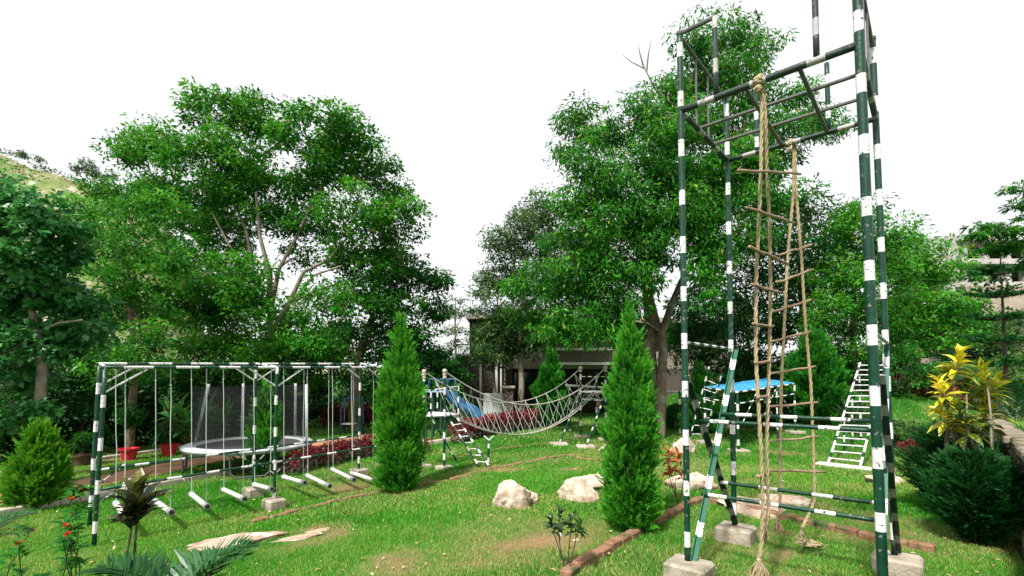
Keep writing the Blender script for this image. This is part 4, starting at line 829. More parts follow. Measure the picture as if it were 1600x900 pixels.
tree('slender_tree', 'airy grey-green tree in front of the stone house, beside the big twin-trunk tree', 'tree', gp(812, 19.5),
     tpx(812, 19.5, [(815, 600, 19.5, .12), (812, 540, 19.5, .1), (815, 470, 19.5, .08), (825, 400, 19.5, .05)], .14),
     [C(*q, 19.5, RNG.uniform(-.8, .8)) for q in [(845, 325, 34, 22), (870, 355, 34, 26), (815, 350, 30, 24), (785, 385, 28, 24), (830, 395, 44, 28), (790, 430, 34, 24), (765, 440, 18, 18), (850, 440, 40, 24), (775, 480, 28, 22), (820, 490, 40, 24), (765, 520, 22, 20), (800, 540, 32, 20), (770, 560, 24, 16), (842, 535, 30, 18), (880, 400, 34, 30), (752, 455, 10, 12), (830, 530, 40, 18), (790, 505, 36, 20), (760, 540, 26, 22), (875, 510, 40, 16)]],
     LF_OL, BARKP, (.15, .05), 30, 75, (.28, .5), tintb=.42, forks=[[(*gp(776, 19.8), .07)]+TP((770, 570, 19.8, .06), (776, 500, 19.8, .04), (780, 430, 19.8, .02))])
tree('broadleaf_tree', 'dark open-crowned tree rising behind the hanging rope ladders', 'tree', gp(1262, 17),
     tpx(1262, 17, [(1262, 560, 17, .16), (1255, 480, 17, .13), (1250, 400, 17, .09), (1260, 340, 17, .05)], .2),
     [C(*q, 17) for q in [(1215, 330, 36, 26), (1260, 325, 34, 24), (1190, 370, 40, 28), (1240, 380, 50, 30), (1300, 375, 36, 26), (1170, 430, 44, 34), (1230, 440, 50, 34), (1300, 440, 50, 34), (1110, 490, 60, 40), (1180, 500, 50, 34), (1250, 510, 50, 34), (1320, 345, 30, 20), (1345, 325, 20, 12), (1080, 540, 50, 34), (1150, 555, 60, 28)]],
     LF_B, BARKD, (.17, .06), 22, 75, (.3, .6), tintb=.35)
tree('broadleaf_tree', 'bright feathery-leaved tree directly behind the right tower post', 'tree', gp(1335, 16),
     tpx(1335, 16, [(1335, 590, 16, .11), (1332, 520, 16, .09), (1335, 450, 16, .07), (1340, 390, 16, .04)], .13),
     [C(*q, 16) for q in [(1345, 345, 34, 22), (1330, 385, 44, 28), (1385, 375, 34, 24), (1300, 430, 40, 28), (1360, 435, 50, 32), (1290, 490, 40, 30), (1345, 495, 50, 30), (1395, 500, 40, 30), (1310, 540, 40, 22), (1290, 570, 44, 20), (1400, 430, 30, 24), (1370, 560, 50, 20)]],
     LF_A, BARKD, (.14, .05), 24, 85, (.28, .55), tintb=.6)
tree('broadleaf_tree', 'rounded light green tree between the right tower post and the unfinished building', 'tree', gp(1432, 17.5),
     tpx(1432, 17.5, [(1432, 570, 17.5, .12), (1430, 500, 17.5, .1), (1436, 430, 17.5, .05)], .15),
     [C(*q, 17.5) for q in [(1415, 385, 34, 18), (1450, 400, 44, 24), (1480, 430, 36, 24), (1430, 440, 44, 26), (1490, 470, 30, 24), (1450, 490, 44, 26), (1400, 480, 40, 30), (1480, 520, 36, 24), (1430, 530, 44, 22), (1508, 500, 20, 24), (1390, 410, 30, 24)]],
     LF_A, BARKD, (.14, .065), 24, 80, (.3, .55), tintb=.65)
tree('slender_tree', 'thin pale young tree standing alone against the sky left of the house balcony', 'tree', gp(712, 26),
     tpx(712, 26, [(712, 560, 26, .07), (711, 510, 26, .05), (712, 465, 26, .02)], .09),
     [C(*q, 26, RNG.uniform(-.3, .3)) for q in [(712, 470, 12, 10), (704, 490, 14, 12), (722, 492, 14, 12), (700, 515, 14, 12), (722, 520, 18, 12), (705, 540, 14, 10), (735, 488, 8, 5)]],
     LF_OL, BARKP, (.14, .06), 20, 40, (.22, .4), tintb=.4)
tree('shrubby_tree', 'low dark leafy tree behind the left bridge platform, left of the house', 'tree', gp(660, 19),
     tpx(660, 19, [(660, 620, 19, .1), (662, 590, 19, .07)], .12),
     [C(*q, 19, RNG.uniform(-.6, .6)) for q in [(640, 560, 34, 18), (680, 565, 32, 20), (700, 585, 24, 20), (650, 595, 40, 20), (690, 610, 26, 16), (620, 620, 40, 20)]],
     LF_B, BARKD, (.13, .07), 40, 90, (.25, .4), tintb=.5)
tree('broadleaf_tree', 'feathery overhanging branches of the tree at the right edge, above the tiered pine', 'tree', gp(1705, 8),
     tpx(1705, 8, [(1700, 500, 8, .1), (1690, 400, 8, .08), (1670, 340, 8, .06)], .13),
     [C(*q, 8, RNG.uniform(-.3, .3)) for q in [(1592, 292, 16, 7), (1600, 318, 18, 10), (1610, 345, 20, 12), (1545, 352, 26, 9), (1585, 360, 22, 9), (1530, 368, 14, 6), (1590, 388, 20, 10), (1640, 330, 30, 30), (1660, 400, 30, 30), (1560, 390, 14, 7)]],
     LF_A, BARKD, (.09, .022), 95, 70, (.09, .17), tintb=.35, flat=.3, limbr=.12)
# small trees on the ridge of the hill
for k, (u, v, r_) in enumerate([(135, 256, 11), (148, 268, 9), (120, 262, 7), (34, 238, 5), (62, 246, 4), (170, 272, 10), (232, 318, 14)]):
    yy = 119; c = P(u, v, yy); bs = P(u, v+r_*1.9, yy)
    tree('ridge_tree', ['feathery tree against the sky on the hill ridge', 'smaller tree just right of the feathery ridge tree', 'thin small tree just left of the feathery ridge tree', 'flat low bush at the left end of the hill ridge', 'tiny dark bush on the hill ridge between the larger ones', 'low tree where the ridge meets the left trees', 'tree on the hillside glimpsed through the left trees'][k], 'tree', bs, [(*bs, .2), (*((bs+c)/2), .13), (*c, .06)],
         [(c, (r_*yy/F*.7, 1.2, r_*yy/F*.8)), (c+[r_*yy/F*.6, .4, -.6], (r_*yy/F*.5, 1, r_*yy/F*.5)), (c+[-r_*yy/F*.6, .4, -.8], (r_*yy/F*.5, 1, r_*yy/F*.4))], LF_OL, BARK, (.4, .2), 9, 22, (.35, .8), limbr=.12, flat=.8)
# ================================================================ UNDERSTORY
def bush(name, label, cat, base, r3, m, lf, n, tintb=.5, group=None, flat=.6, rs=(.12, .25), stem=BARKD, droop=.1, per=40):
    root = thing(name, label, cat, base, group); mb = MB(); parts = []
    c = np.asarray(base, float)+[0, 0, r3[2]*.95]
    for k in range(n):
        d = rdir(1)[0]; s_ = c+d*np.array(r3)*RNG.uniform(.3, 1)**.5; s_[2] = max(s_[2], base[2]+.06)
        if k % 3 == 0: limb(mb, np.asarray(base)+[RNG.normal()*.04, RNG.normal()*.04, 0], s_, .018*r3[2]+.006, .004, .08, 5, sides=4)
        npl = int(per*RNG.uniform(.6, 1.3)); rad = RNG.uniform(*rs); q = rdir(npl)*(RNG.uniform(.1, 1, npl)[:, None]**.5); pos = s_+q*rad*np.array([1, 1, flat])
        ax = q+d*.5+RNG.normal(size=(npl, 3))*.4-[0, 0, droop]; nm = np.array([0, 0, 1.])+RNG.normal(size=(npl, 3))*.6; sc_ = RNG.uniform(.65, 1.25, npl)
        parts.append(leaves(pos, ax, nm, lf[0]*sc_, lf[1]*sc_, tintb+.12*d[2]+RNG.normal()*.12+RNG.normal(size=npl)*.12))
    mb.build('stems', stem, root, smooth=True); foliage_obj('foliage', parts, m, root); return root
ug = 'dark shrubs massed behind the garden path'
for k, (u, Y_, r, hh) in enumerate([(-60, 11, 1.3, 1.3), (40, 12, 1.2, 1.2), (120, 13, 1.2, 1.3), (190, 14.2, 1.2, 1.2), (260, 15, 1.3, 1.3), (330, 16, 1.3, 1.3), (400, 17.5, 1.3, 1.1), (470, 20, 1.3, 1.1), (540, 22, 1.5, 1.2), (600, 23, 1.5, 1.2), (660, 24, 1.5, 1.2)]):
    bush('shrub', 'dark leafy shrub in deep shade behind the garden path', 'shrub', gp(u, Y_), (r, .8, hh), LF_D if k % 2 else LF_B, (.14, .06), 90, .4, ug, rs=(.2, .4), per=60)
# the wood beyond, one mass
parts = []
for (u0, u1, Y_, ht, m_) in ((-200, 760, 27, 3.6, 0), (1060, 1560, 24, 4.4, 0), (780, 1100, 34, 5.0, 0)):
    x0, x1 = gp(u0, Y_)[0], gp(u1, Y_)[0]; nc_ = int((x1-x0)*6.5)
    cx = RNG.uniform(x0, x1, nc_); cy = Y_+RNG.uniform(-1.2, 1.8, nc_); cz = gz(cx, cy)+RNG.uniform(0, 1, nc_)**.8*ht*(.75+.35*vn(cx, cy, 2.5, 3))
    for a_, b_, c_ in zip(cx, cy, cz):
        npl = 46; q = rdir(npl)*(RNG.uniform(0, 1, npl)[:, None]**.5)*.62; pos = np.array([a_, b_, c_])+q*[1, 1, .6]
        parts.append(leaves(pos, q+RNG.normal(size=(npl, 3))*.3-[0, 0, .1], np.array([0, -.3, 1.])+RNG.normal(size=(npl, 3))*.6, .26*RNG.uniform(.7, 1.2, npl), .13, .35+RNG.normal()*.12+RNG.normal(size=npl)*.12))
tag(foliage_obj('woodland', parts, LF_D), 'dim mass of trees closing the view behind the garden', 'woodland', kind='stuff')
# hedges
LF_RED = leafmat('hedge_red_leaf', [(.05, .012, .012), (.2, .025, .035), (.32, .07, .06)], .4, .2)
LF_VAR = leafmat('hedge_variegated_leaf', [(.06, .09, .03), (.2, .12, .09), (.5, .45, .38)], .5, .2)
def hedge(label, uv0, uv1, wid, ht, m, low=None, n=170, name='hedge', leaf=(.05, .028), off=0):
    a, c = (G(*uv0), G(*uv1)); parts = []; parts2 = []; L = np.linalg.norm(c-a); n = int(n*L)
    nrm2 = nrm(np.array([-(c-a)[1], (c-a)[0], 0]))
    for k in range(n):
        t = RNG.uniform(); hz = RNG.uniform(0, 1)**.6*ht; p = a+(c-a)*t+nrm2*RNG.uniform(-.5, .5)*wid*(1+.3*vn(t*L, 0, .4, 2)); p[2] = float(gz(p[0], p[1]))+hz*(.85+.3*vn(t*L, 3, .3, 8))
        npl = 26; q = rdir(npl); pos = p+q*.055; arr = leaves(pos, q+[0, 0, .4], q+RNG.normal(size=(npl, 3))*.5+[0, 0, .3], leaf[0]*RNG.uniform(.7, 1.3, npl), leaf[1], .5+RNG.normal()*.2+RNG.normal(size=npl)*.15)
        (parts2 if (low is not None and hz < ht*.5) else parts).append(arr)
    root = thing(name, label, 'hedge', a); foliage_obj('foliage', parts, m, root)
    if low is not None and parts2: foliage_obj('lower_foliage', parts2, low, root)
    return root
hedge('long low dark-red clipped hedge along the kerb beside the trampoline', (447, 742), (598, 706), .35, .42, LF_RED, LF_VAR)
hedge('red hedge running behind the rope bridge toward the house', (712, 694), (862, 664), .4, .55, LF_RED, LF_VAR, n=120, leaf=(.07, .04))
hedge('far dark-red hedge across the lawn behind the blue swing', (505, 667), (640, 664), .6, .75, LF_RED, n=90, leaf=(.09, .05))
hedge('plain green trimmed hedge under the big twin-trunk tree', (1030, 668), (1240, 668), .8, .6, LF_B, n=90, leaf=(.09, .05))
hedge('small reddish hedge stub beside the left bridge platform', (640, 712), (664, 706), .35, .3, LF_RED, LF_VAR)
LF_CRT = leafmat('bed_mixed_leaf', [(.02, .08, .015), (.2, .05, .03), (.45, .16, .1)], .5, .2)
hedge('bed of small red and pink flowering plants on the back bank at right', (1385, 603), (1530, 600), 1.0, .4, LF_CRT, n=40, leaf=(.12, .07), name='flower_bed')
# ================================================================ CEDARS
def cedar(label, base, H, R, prof, m, nspray, ll=.05, lw=.017, tintb=.5, name='cedar', sprayL=(.12, .24), up=.9, out=.55, gmp=.25, stem=True, plume=True):
    root = thing(name, label, 'conifer', base)
    base = np.asarray(base, float)
    h = RNG.uniform(0, 1, nspray*3); ph = np.interp(h, [p[0] for p in prof], [p[1] for p in prof]); keep = RNG.uniform(0, 1, nspray*3) < (ph/ph.max())**1.2+.03
    h = h[keep][:nspray]; n = len(h); r = np.interp(h, [p[0] for p in prof], [p[1] for p in prof])*R
    nt = max(30, n//34); ti = RNG.integers(0, nt, n); hh_ = h[RNG.integers(0, n, nt)]; th_t = RNG.uniform(0, 2*math.pi, nt); rt = RNG.uniform(.62, 1.16, nt)
    inner = RNG.uniform(0, 1, n) < .3; sd0 = RNG.uniform(0, 50)
    h = np.clip(np.where(inner, h, hh_[ti]+RNG.normal(size=n)*.045/H+.0), .0, .995); r = np.interp(h, [p[0] for p in prof], [p[1] for p in prof])*R
    th = np.where(inner, RNG.uniform(0, 2*math.pi, n), th_t[ti]+RNG.normal(size=n)*.05/np.maximum(r, .06)); r = r*(.74+.5*vn(np.cos(th)*1.1+sd0, h*H*1.9+np.sin(th)*1.1, .8, 4)); lump = .42+.62*vn(np.cos(th)*1.6+7, h*H*3.4+np.sin(th)*1.6, .8, 4)+.16*vn(np.cos(th)*4, h*H*9+np.sin(th)*4, .8, 6); rho = np.where(inner, RNG.uniform(.15, .75, n), rt[ti]*RNG.uniform(.72, 1.02, n))+0*lump
    o = base+np.stack([np.cos(th)*r*rho, np.sin(th)*r*rho, h*H], 1)
    d = np.stack([np.cos(th)*out, np.sin(th)*out, np.full(n, up)*(.6+.7*h)], 1)+RNG.normal(size=(n, 3))*.22; d /= np.linalg.norm(d, axis=1, keepdims=True)
    K = 16; L = RNG.uniform(*sprayL, n)
    sd_ = np.cross(d, RNG.normal(size=(n, 3))); sd_ /= np.linalg.norm(sd_, axis=1, keepdims=True); upv = np.cross(sd_, d)
    t = np.linspace(.05, 1, K); sg = np.where(np.arange(K) % 2, 1., -1.)
    pos = o[:, None]+d[:, None]*(L[:, None]*t)[..., None]; fan = (1-t*.75)*.95
    ax = d[:, None]+sd_[:, None]*(sg*fan)[None, :, None]+RNG.normal(size=(n, K, 3))*.18
    nm = np.broadcast_to(upv[:, None], (n, K, 3))+RNG.normal(size=(n, K, 3))*.3
    tt = (tintb+RNG.normal(size=n)*.1+.22*(rho-.85)+.14*(vn(th*2, h*H*4, 1, 9)-.5))[:, None]+.42*(t[None]-.35)+RNG.normal(size=(n, K))*.05  # inner shade put into the tint; spray tips toward lighter green
    L = L; lnn = (L[:, None]*(.42-.2*t)[None]*ll/.05).ravel()
    pr = leaves(pos.reshape(-1, 3), ax.reshape(-1, 3), nm.reshape(-1, 3), lnn, lw*np.ones(n*K), tt.ravel(), bend=.1)
    mb = MB(); mb.tube([base+[0, 0, -.05], base+[0, 0, H*.5], base+[0, 0, H*.97]], [.035*R/.4+.01, .02, .006], 7)
    for k in range(60):
        hh = RNG.uniform(.03, .9); a = RNG.uniform(0, 6.28); rr = np.interp(hh, [p[0] for p in prof], [p[1] for p in prof])*R*.8; mb.tube([base+[0, 0, hh*H-.1], base+[math.cos(a)*rr*.6, math.sin(a)*rr*.6, hh*H], base+[math.cos(a)*rr, math.sin(a)*rr, hh*H+.12]], [.008, .005, .002], 4)
    extra = []
    for k in range(26 if plume else 0):                      # loose leader shoots standing out at the top
        hh = RNG.uniform(.72, 1.0); rr = np.interp(hh, [p[0] for p in prof], [p[1] for p in prof])*R; a = RNG.uniform(0, 6.28); q0 = base+[math.cos(a)*rr*.6, math.sin(a)*rr*.6, hh*H]
        dd = nrm([math.cos(a)*.75, math.sin(a)*.75, .9]) if hh < .96 else nrm([math.cos(a)*.2, math.sin(a)*.2, 1]); Ls = RNG.uniform(.12, .26)*(H/2.6)**.5; tt_ = np.linspace(0, 1, 22)[:, None]; pos_ = q0+dd*Ls*tt_
        extra.append(leaves(pos_, dd+RNG.normal(size=(22, 3))*.55, rdir(22), .05*(1.2-tt_[:, 0])*(ll/.05), lw, .75+RNG.normal(size=22)*.1, bend=.1))
    mb.build('trunk', BARK, root, smooth=True); foliage_obj('foliage', [pr]+extra, m, root); return root
col = [(0, .75), (.06, .92), (.2, 1.), (.38, .98), (.55, .88), (.7, .62), (.82, .34), (.9, .17), (1., .02)]
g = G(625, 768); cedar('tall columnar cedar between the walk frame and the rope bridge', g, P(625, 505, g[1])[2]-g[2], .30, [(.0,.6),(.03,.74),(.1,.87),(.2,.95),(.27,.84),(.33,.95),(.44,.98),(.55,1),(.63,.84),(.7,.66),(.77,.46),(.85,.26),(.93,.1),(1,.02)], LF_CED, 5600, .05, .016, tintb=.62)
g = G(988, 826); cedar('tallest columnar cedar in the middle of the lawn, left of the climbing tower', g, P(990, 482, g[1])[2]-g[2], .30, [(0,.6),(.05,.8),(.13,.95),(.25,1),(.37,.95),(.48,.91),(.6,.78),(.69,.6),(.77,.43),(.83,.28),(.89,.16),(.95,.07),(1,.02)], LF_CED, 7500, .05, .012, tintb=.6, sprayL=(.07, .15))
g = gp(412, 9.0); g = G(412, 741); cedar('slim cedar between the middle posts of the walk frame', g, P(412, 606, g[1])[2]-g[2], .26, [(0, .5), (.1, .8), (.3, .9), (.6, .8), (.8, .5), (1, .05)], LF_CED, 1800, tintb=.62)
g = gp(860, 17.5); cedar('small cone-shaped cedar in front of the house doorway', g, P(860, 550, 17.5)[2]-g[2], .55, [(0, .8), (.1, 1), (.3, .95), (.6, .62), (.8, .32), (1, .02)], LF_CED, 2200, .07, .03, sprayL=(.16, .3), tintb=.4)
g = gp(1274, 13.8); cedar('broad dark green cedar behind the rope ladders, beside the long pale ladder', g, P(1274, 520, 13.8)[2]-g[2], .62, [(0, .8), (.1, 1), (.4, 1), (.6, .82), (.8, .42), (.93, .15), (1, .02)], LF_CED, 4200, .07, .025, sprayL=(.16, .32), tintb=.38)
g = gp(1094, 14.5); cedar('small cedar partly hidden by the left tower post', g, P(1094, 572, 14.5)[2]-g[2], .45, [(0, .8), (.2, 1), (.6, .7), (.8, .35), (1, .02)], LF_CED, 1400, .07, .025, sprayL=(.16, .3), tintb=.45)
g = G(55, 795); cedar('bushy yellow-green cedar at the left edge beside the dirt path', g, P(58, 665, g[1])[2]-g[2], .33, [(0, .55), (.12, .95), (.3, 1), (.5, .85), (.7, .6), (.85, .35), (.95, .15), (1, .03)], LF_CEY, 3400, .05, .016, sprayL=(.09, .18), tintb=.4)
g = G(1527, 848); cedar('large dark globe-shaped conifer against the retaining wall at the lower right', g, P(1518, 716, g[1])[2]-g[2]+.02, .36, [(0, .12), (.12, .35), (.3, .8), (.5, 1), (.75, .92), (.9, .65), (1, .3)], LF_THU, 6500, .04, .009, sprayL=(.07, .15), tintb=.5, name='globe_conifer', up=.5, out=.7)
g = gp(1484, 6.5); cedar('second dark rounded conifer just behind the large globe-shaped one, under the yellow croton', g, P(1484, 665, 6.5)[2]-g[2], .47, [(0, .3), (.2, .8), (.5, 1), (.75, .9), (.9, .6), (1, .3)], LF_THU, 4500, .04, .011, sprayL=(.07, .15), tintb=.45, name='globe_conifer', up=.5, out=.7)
# ================================================================ NORFOLK PINE
g = gp(1572, 10.5); np_ = thing('tiered_pine', 'tiered pine with flat whorled branches in front of the unfinished building', 'conifer', g)
topz = P(1572, 388, 10.5)[2]; mb = MB(); mb.tube([g, [g[0], g[1], (g[2]+topz)/2], [g[0], g[1], topz]], [.05, .035, .008], 8); parts = []
nt_ = 9
for k in range(nt_):
    z = g[2]+.25+(topz-g[2]-.3)*k/(nt_-1); Rk = 1.05*(1-.72*(k/(nt_-1)))+.05; a0 = RNG.uniform(0, 6)
    for j in range(7):
        a = a0+j*2*math.pi/7+RNG.normal()*.1; t = np.linspace(0, 1, 30); L_ = Rk*RNG.uniform(.85, 1.1)
        pts = np.array([g[0], g[1], z])+np.stack([np.cos(a)*L_*t, np.sin(a)*L_*t, L_*(.02*np.sin(t*3.14)*-1+.2*t**2.2)], 1); mb.tube(pts[::4], np.linspace(.014, .004, len(pts[::4])), 5)
        for s_ in range(22):
            ti = RNG.integers(6, 30); p = pts[ti]; sd2 = np.array([-math.sin(a), math.cos(a), 0]); wfan = .22*math.sin(min(1, t[ti]*1.1)*2.6)+.06; o = sd2*RNG.uniform(-1, 1)*wfan
            n_ = 16; tt = np.linspace(0, 1, n_)[:, None]; end = p+o+np.array([math.cos(a), math.sin(a), .25])*.1; pos = p+(end-p)*tt+[0, 0, .015]
            parts.append(leaves(pos, (end-p)+RNG.normal(size=(n_, 3))*.09+[0, 0, .04], np.array([0, 0, 1.])+RNG.normal(size=(n_, 3))*.4, .07, .022, .5+RNG.normal()*.1+RNG.normal(size=n_)*.08))
mb.build('trunk', BARKD, np_, smooth=True); foliage_obj('foliage', parts, leafmat('pine_green', [(.004, .04, .012), (.012, .11, .02), (.04, .19, .03)], .5, .15), np_)
# ================================================================ BROAD-LEAVED GARDEN PLANTS
def croton(label, base, stems, m, leafL, leafW, nl, name='croton', stemm=STEMG, spread=.35, tintf=None, thick=.011, lift=0.):
    """stems: list of (tip position, whorl length)"""
    root = thing(name, label, 'plant', base); mb = MB(); parts = []
    for k, (tip, wl) in enumerate(stems):
        p = limb(mb, np.asarray(base)+[RNG.normal()*.02, RNG.normal()*.02, -.02], tip, thick, thick*.55, .05, 8, sides=6)
        d = nrm(p[-1]-p[-3]); t = RNG.uniform(0, 1, nl); th = np.arange(nl)*2.4+RNG.normal(size=nl)*.2
        x, y = frame(d); o = np.cos(th)[:, None]*x+np.sin(th)[:, None]*y; elev = (t*1.5-.35+lift)[:, None]
        pos = p[-1]-d*(wl*(1-t))[:, None]+o*.008; ax = o*(1.1-.6*t)[:, None]+d*elev+RNG.normal(size=(nl, 3))*.12
        nm = d*1.0+o*(-.5)*t[:, None]+RNG.normal(size=(nl, 3))*.15; sc_ = RNG.uniform(.7, 1.15, nl)*(1-.3*t)
        tn = (tintf(k, t) if tintf else t)+RNG.normal(size=nl)*.12
        parts.append(leaves(pos, ax, nm, leafL*sc_, leafW*sc_, tn, bend=.22, six=True))
    mb.build('stems', stemm, root, smooth=True); foliage_obj('foliage', parts, m, root); return root
def leaf_veined(name, stops, vein, scale=30, amt=.5):
    m = leafmat(name, stops, .3, .18, .5); n = m.node_tree.nodes; l = m.node_tree.links; b = n['Principled BSDF']
    tc = n.new('ShaderNodeTexCoord'); nz = n.new('ShaderNodeTexNoise'); nz.inputs['Scale'].default_value = scale; nz.inputs['Detail'].default_value = 3; l.new(tc.outputs['Object'], nz.inputs['Vector'])
    r = n.new('ShaderNodeValToRGB'); r.color_ramp.elements[0].position = .55; r.color_ramp.elements[1].position = .62; l.new(nz.outputs['Fac'], r.inputs['Fac'])
    mu = n.new('ShaderNodeMath'); mu.operation = 'MULTIPLY'; mu.inputs[1].default_value = amt; l.new(r.outputs[0], mu.inputs[0])
    mi = n.new('ShaderNodeMixRGB'); l.new(mu.outputs[0], mi.inputs[0]); l.new(b.inputs['Base Color'].links[0].from_socket, mi.inputs[1]); mi.inputs[2].default_value = (*vein, 1); l.new(mi.outputs[0], b.inputs['Base Color']); return m
CR_Y = leaf_veined('croton_yellow_leaf', [(.01, .04, .008), (.06, .12, .01), (.36, .38, .02), (.85, .7, .03)], (.6, .45, .04), 26, .45)
CR_D = leaf_veined('croton_dark_leaf', [(.01, .012, .008), (.02, .03, .012), (.06, .07, .015), (.18, .18, .03)], (.35, .33, .06), 40, .55)
CR_G = leaf_veined('croton_green_leaf', [(.008, .02, .008), (.012, .05, .012), (.03, .1, .02), (.09, .2, .03)], (.1, .08, .02), 30, .25)
CR_R = leaf_veined('croton_red_leaf', [(.1, .015, .01), (.35, .04, .02), (.55, .15, .03), (.4, .4, .05)], (.5, .35, .03), 30, .35)
g = gp(1500, 5.7)
croton('tall croton with bright yellow top leaves rising behind the globe conifers', g, [(P(u, v-12, 5.7+RNG.normal()*.12), w_*1.25) for (u, v, w_) in [(1500, 562, .22), (1468, 610, .22), (1470, 655, .2), (1535, 590, .25), (1545, 640, .25), (1510, 610, .35), (1495, 645, .3), (1530, 665, .25), (1485, 590, .2), (1555, 610, .2)]],
       CR_Y, .22, .08, 32, tintf=lambda k, t: [(.55+.6*t), (.5+.6*t), (.5+.6*t), .4+.3*t, .3+.3*t, .15+.2*t, .1+.2*t, .15+.2*t, .3+.5*t, .4+.25*t][k], thick=.016, stemm=BARKP)
g = gp(212, 3.5); croton('dark croton with yellow-veined top leaves in the left foreground', g, [(P(216, 765, 3.5), .24), (P(209, 800, 3.52), .12)], CR_D, .25, .1, 26, tintf=lambda k, t: .1+.85*t**1.5, thick=.012, stemm=BARKD, lift=.85)
g = G(884, 896); croton('dark green young croton on thin stems at the bottom centre', g, [(P(875, 800, g[1]), .12), (P(895, 805, g[1]+.05), .1), (P(862, 815, g[1]), .1), (P(905, 820, g[1]-.03), .07)], CR_G, .13, .045, 18, tintf=lambda k, t: .2+.5*t*(k % 2)+.2*t, thick=.007, stemm=BARKD)
g = G(1060, 788); croton('red and orange croton beside the left tower post', g, [(P(1045, 708, g[1]), .12), (P(1060, 712, g[1]+.1), .1), (P(1048, 735, g[1]), .1), (P(1068, 740, g[1]), .08)], CR_R, .2, .07, 13, tintf=lambda k, t: .1+.75*t, thick=.007, stemm=BARKD)
LF_BAN = leafmat('banana_leaf', [(.015, .12, .02), (.04, .22, .03), (.1, .34, .06)], .3, .35, .5)
for k, (u, v, hh, lab) in enumerate([(300, 690, 1.25, 'clump of broad upright banana-like leaves left of the trampoline'), (355, 684, 1.2, 'broad-leaved plant seen through the trampoline net, left one'), (425, 676, 1.1, 'broad-leaved plant seen through the trampoline net behind the slim cedar'), (735, 668, .9, 'leafy green plant in front of the grey utility cabinet')]):
    g = gp(u, [13.2, 14.0, 14.6, 17.0][k]); croton(lab, g, [(g+[RNG.normal()*.3, RNG.normal()*.2, hh*RNG.uniform(.55, 1.)], .5) for _ in range(5)], LF_BAN, [.8, .75, .7, .5][k], [.2, .2, .2, .1][k], 9, name='banana_plant', tintf=lambda k, t: .3+.5*t, thick=.03)
# palms / cycads
def frond_plant(label, base, fronds, m, name='palm_plant', ll=.16, lw=.014, n=34):
    root = thing(name, label, 'plant', base); mb = MB(); parts = []; base = np.asarray(base, float)
    for (tip, arch) in fronds:
        tip = np.asarray(tip, float); t = np.linspace(0, 1, n)[:, None]; p = base+(tip-base)*t+np.array([0, 0, arch])*np.sin(t*math.pi*.8); mb.tube(p[::3], np.linspace(.007, .0025, len(p[::3])), 5)
        d = np.gradient(p, axis=0); d /= np.linalg.norm(d, axis=1, keepdims=True); side = np.cross(d, [0, 0, 1.]); side /= np.linalg.norm(side, axis=1, keepdims=True)+1e-9; up_ = np.cross(side, d)
        prf = np.sin(np.clip(t[:, 0]*.93+.07, 0, 1)*math.pi)**.6
        for s_ in (-1, 1):
            i0 = n//6; ax = d[i0:]*.75+side[i0:]*s_*1.0+up_[i0:]*.25+RNG.normal(size=(n-i0, 3))*.07; parts.append(leaves(p[i0:], ax, up_[i0:]+RNG.normal(size=(n-i0, 3))*.15, ll*(.25+.8*prf[i0:]), np.full(n-i0, lw), .5+RNG.normal(size=n-i0)*.12, bend=.15))
    mb.build('frond_stalks', STEMG, root); foliage_obj('leaflets', parts, m, root); return root
LF_CYC = leafmat('cycad_leaf', [(.006, .035, .01), (.015, .09, .018), (.06, .2, .04)], .4, .15, .4)
def fan(u, v, Y_, n, R_, hz, seed, lo=-.1):
    r_ = np.random.default_rng(seed); b0 = P(u, v, Y_); o = []
    for k in range(n): a = k*2*math.pi/n+r_.normal()*.15; o.append((b0+np.array([math.cos(a)*R_, math.sin(a)*R_, hz*r_.uniform(.3, 1.2)]), R_*.35))
    return b0, o
b0, o = fan(268, 975, 3.1, 11, .42, .26, 1); frond_plant('glossy arching palm fronds at the bottom left, right of the dark croton', b0, o, LF_CYC, ll=.24, lw=.022, n=34)
b0, o = fan(362, 1005, 2.9, 12, .27, .18, 2); frond_plant('low palm whose stiff frond tips rise from the bottom edge left of centre', b0, o, LF_CYC, ll=.16, lw=.015, n=40)
b0, o = fan(-75, 900, 3.2, 9, .36, .3, 3); frond_plant('spiky narrow-leaved palm at the bottom left corner', b0, o, LF_CYC, ll=.18, lw=.012, n=44)
b0 = gp(1585, 9.0); _, o = fan(1585, 600, 9.0, 10, .75, .6, 4); o = [(t_+(b0-P(1585, 600, 9.0))+[0, 0, .1], a_) for t_, a_ in o]; frond_plant('cycad with long stiff fronds on the raised lawn under the tiered pine', b0, o, LF_CYC, ll=.2, lw=.02, n=40)
g = gp(1336, 12.6); frond_plant('grey-green spiky plant behind the long pale ladder', g, [(g+[math.cos(a)*.55, math.sin(a)*.4, .9-.3*abs(math.cos(a))], .1) for a in np.linspace(0, 6.0, 12)], LF_CYC, ll=.2, lw=.02)
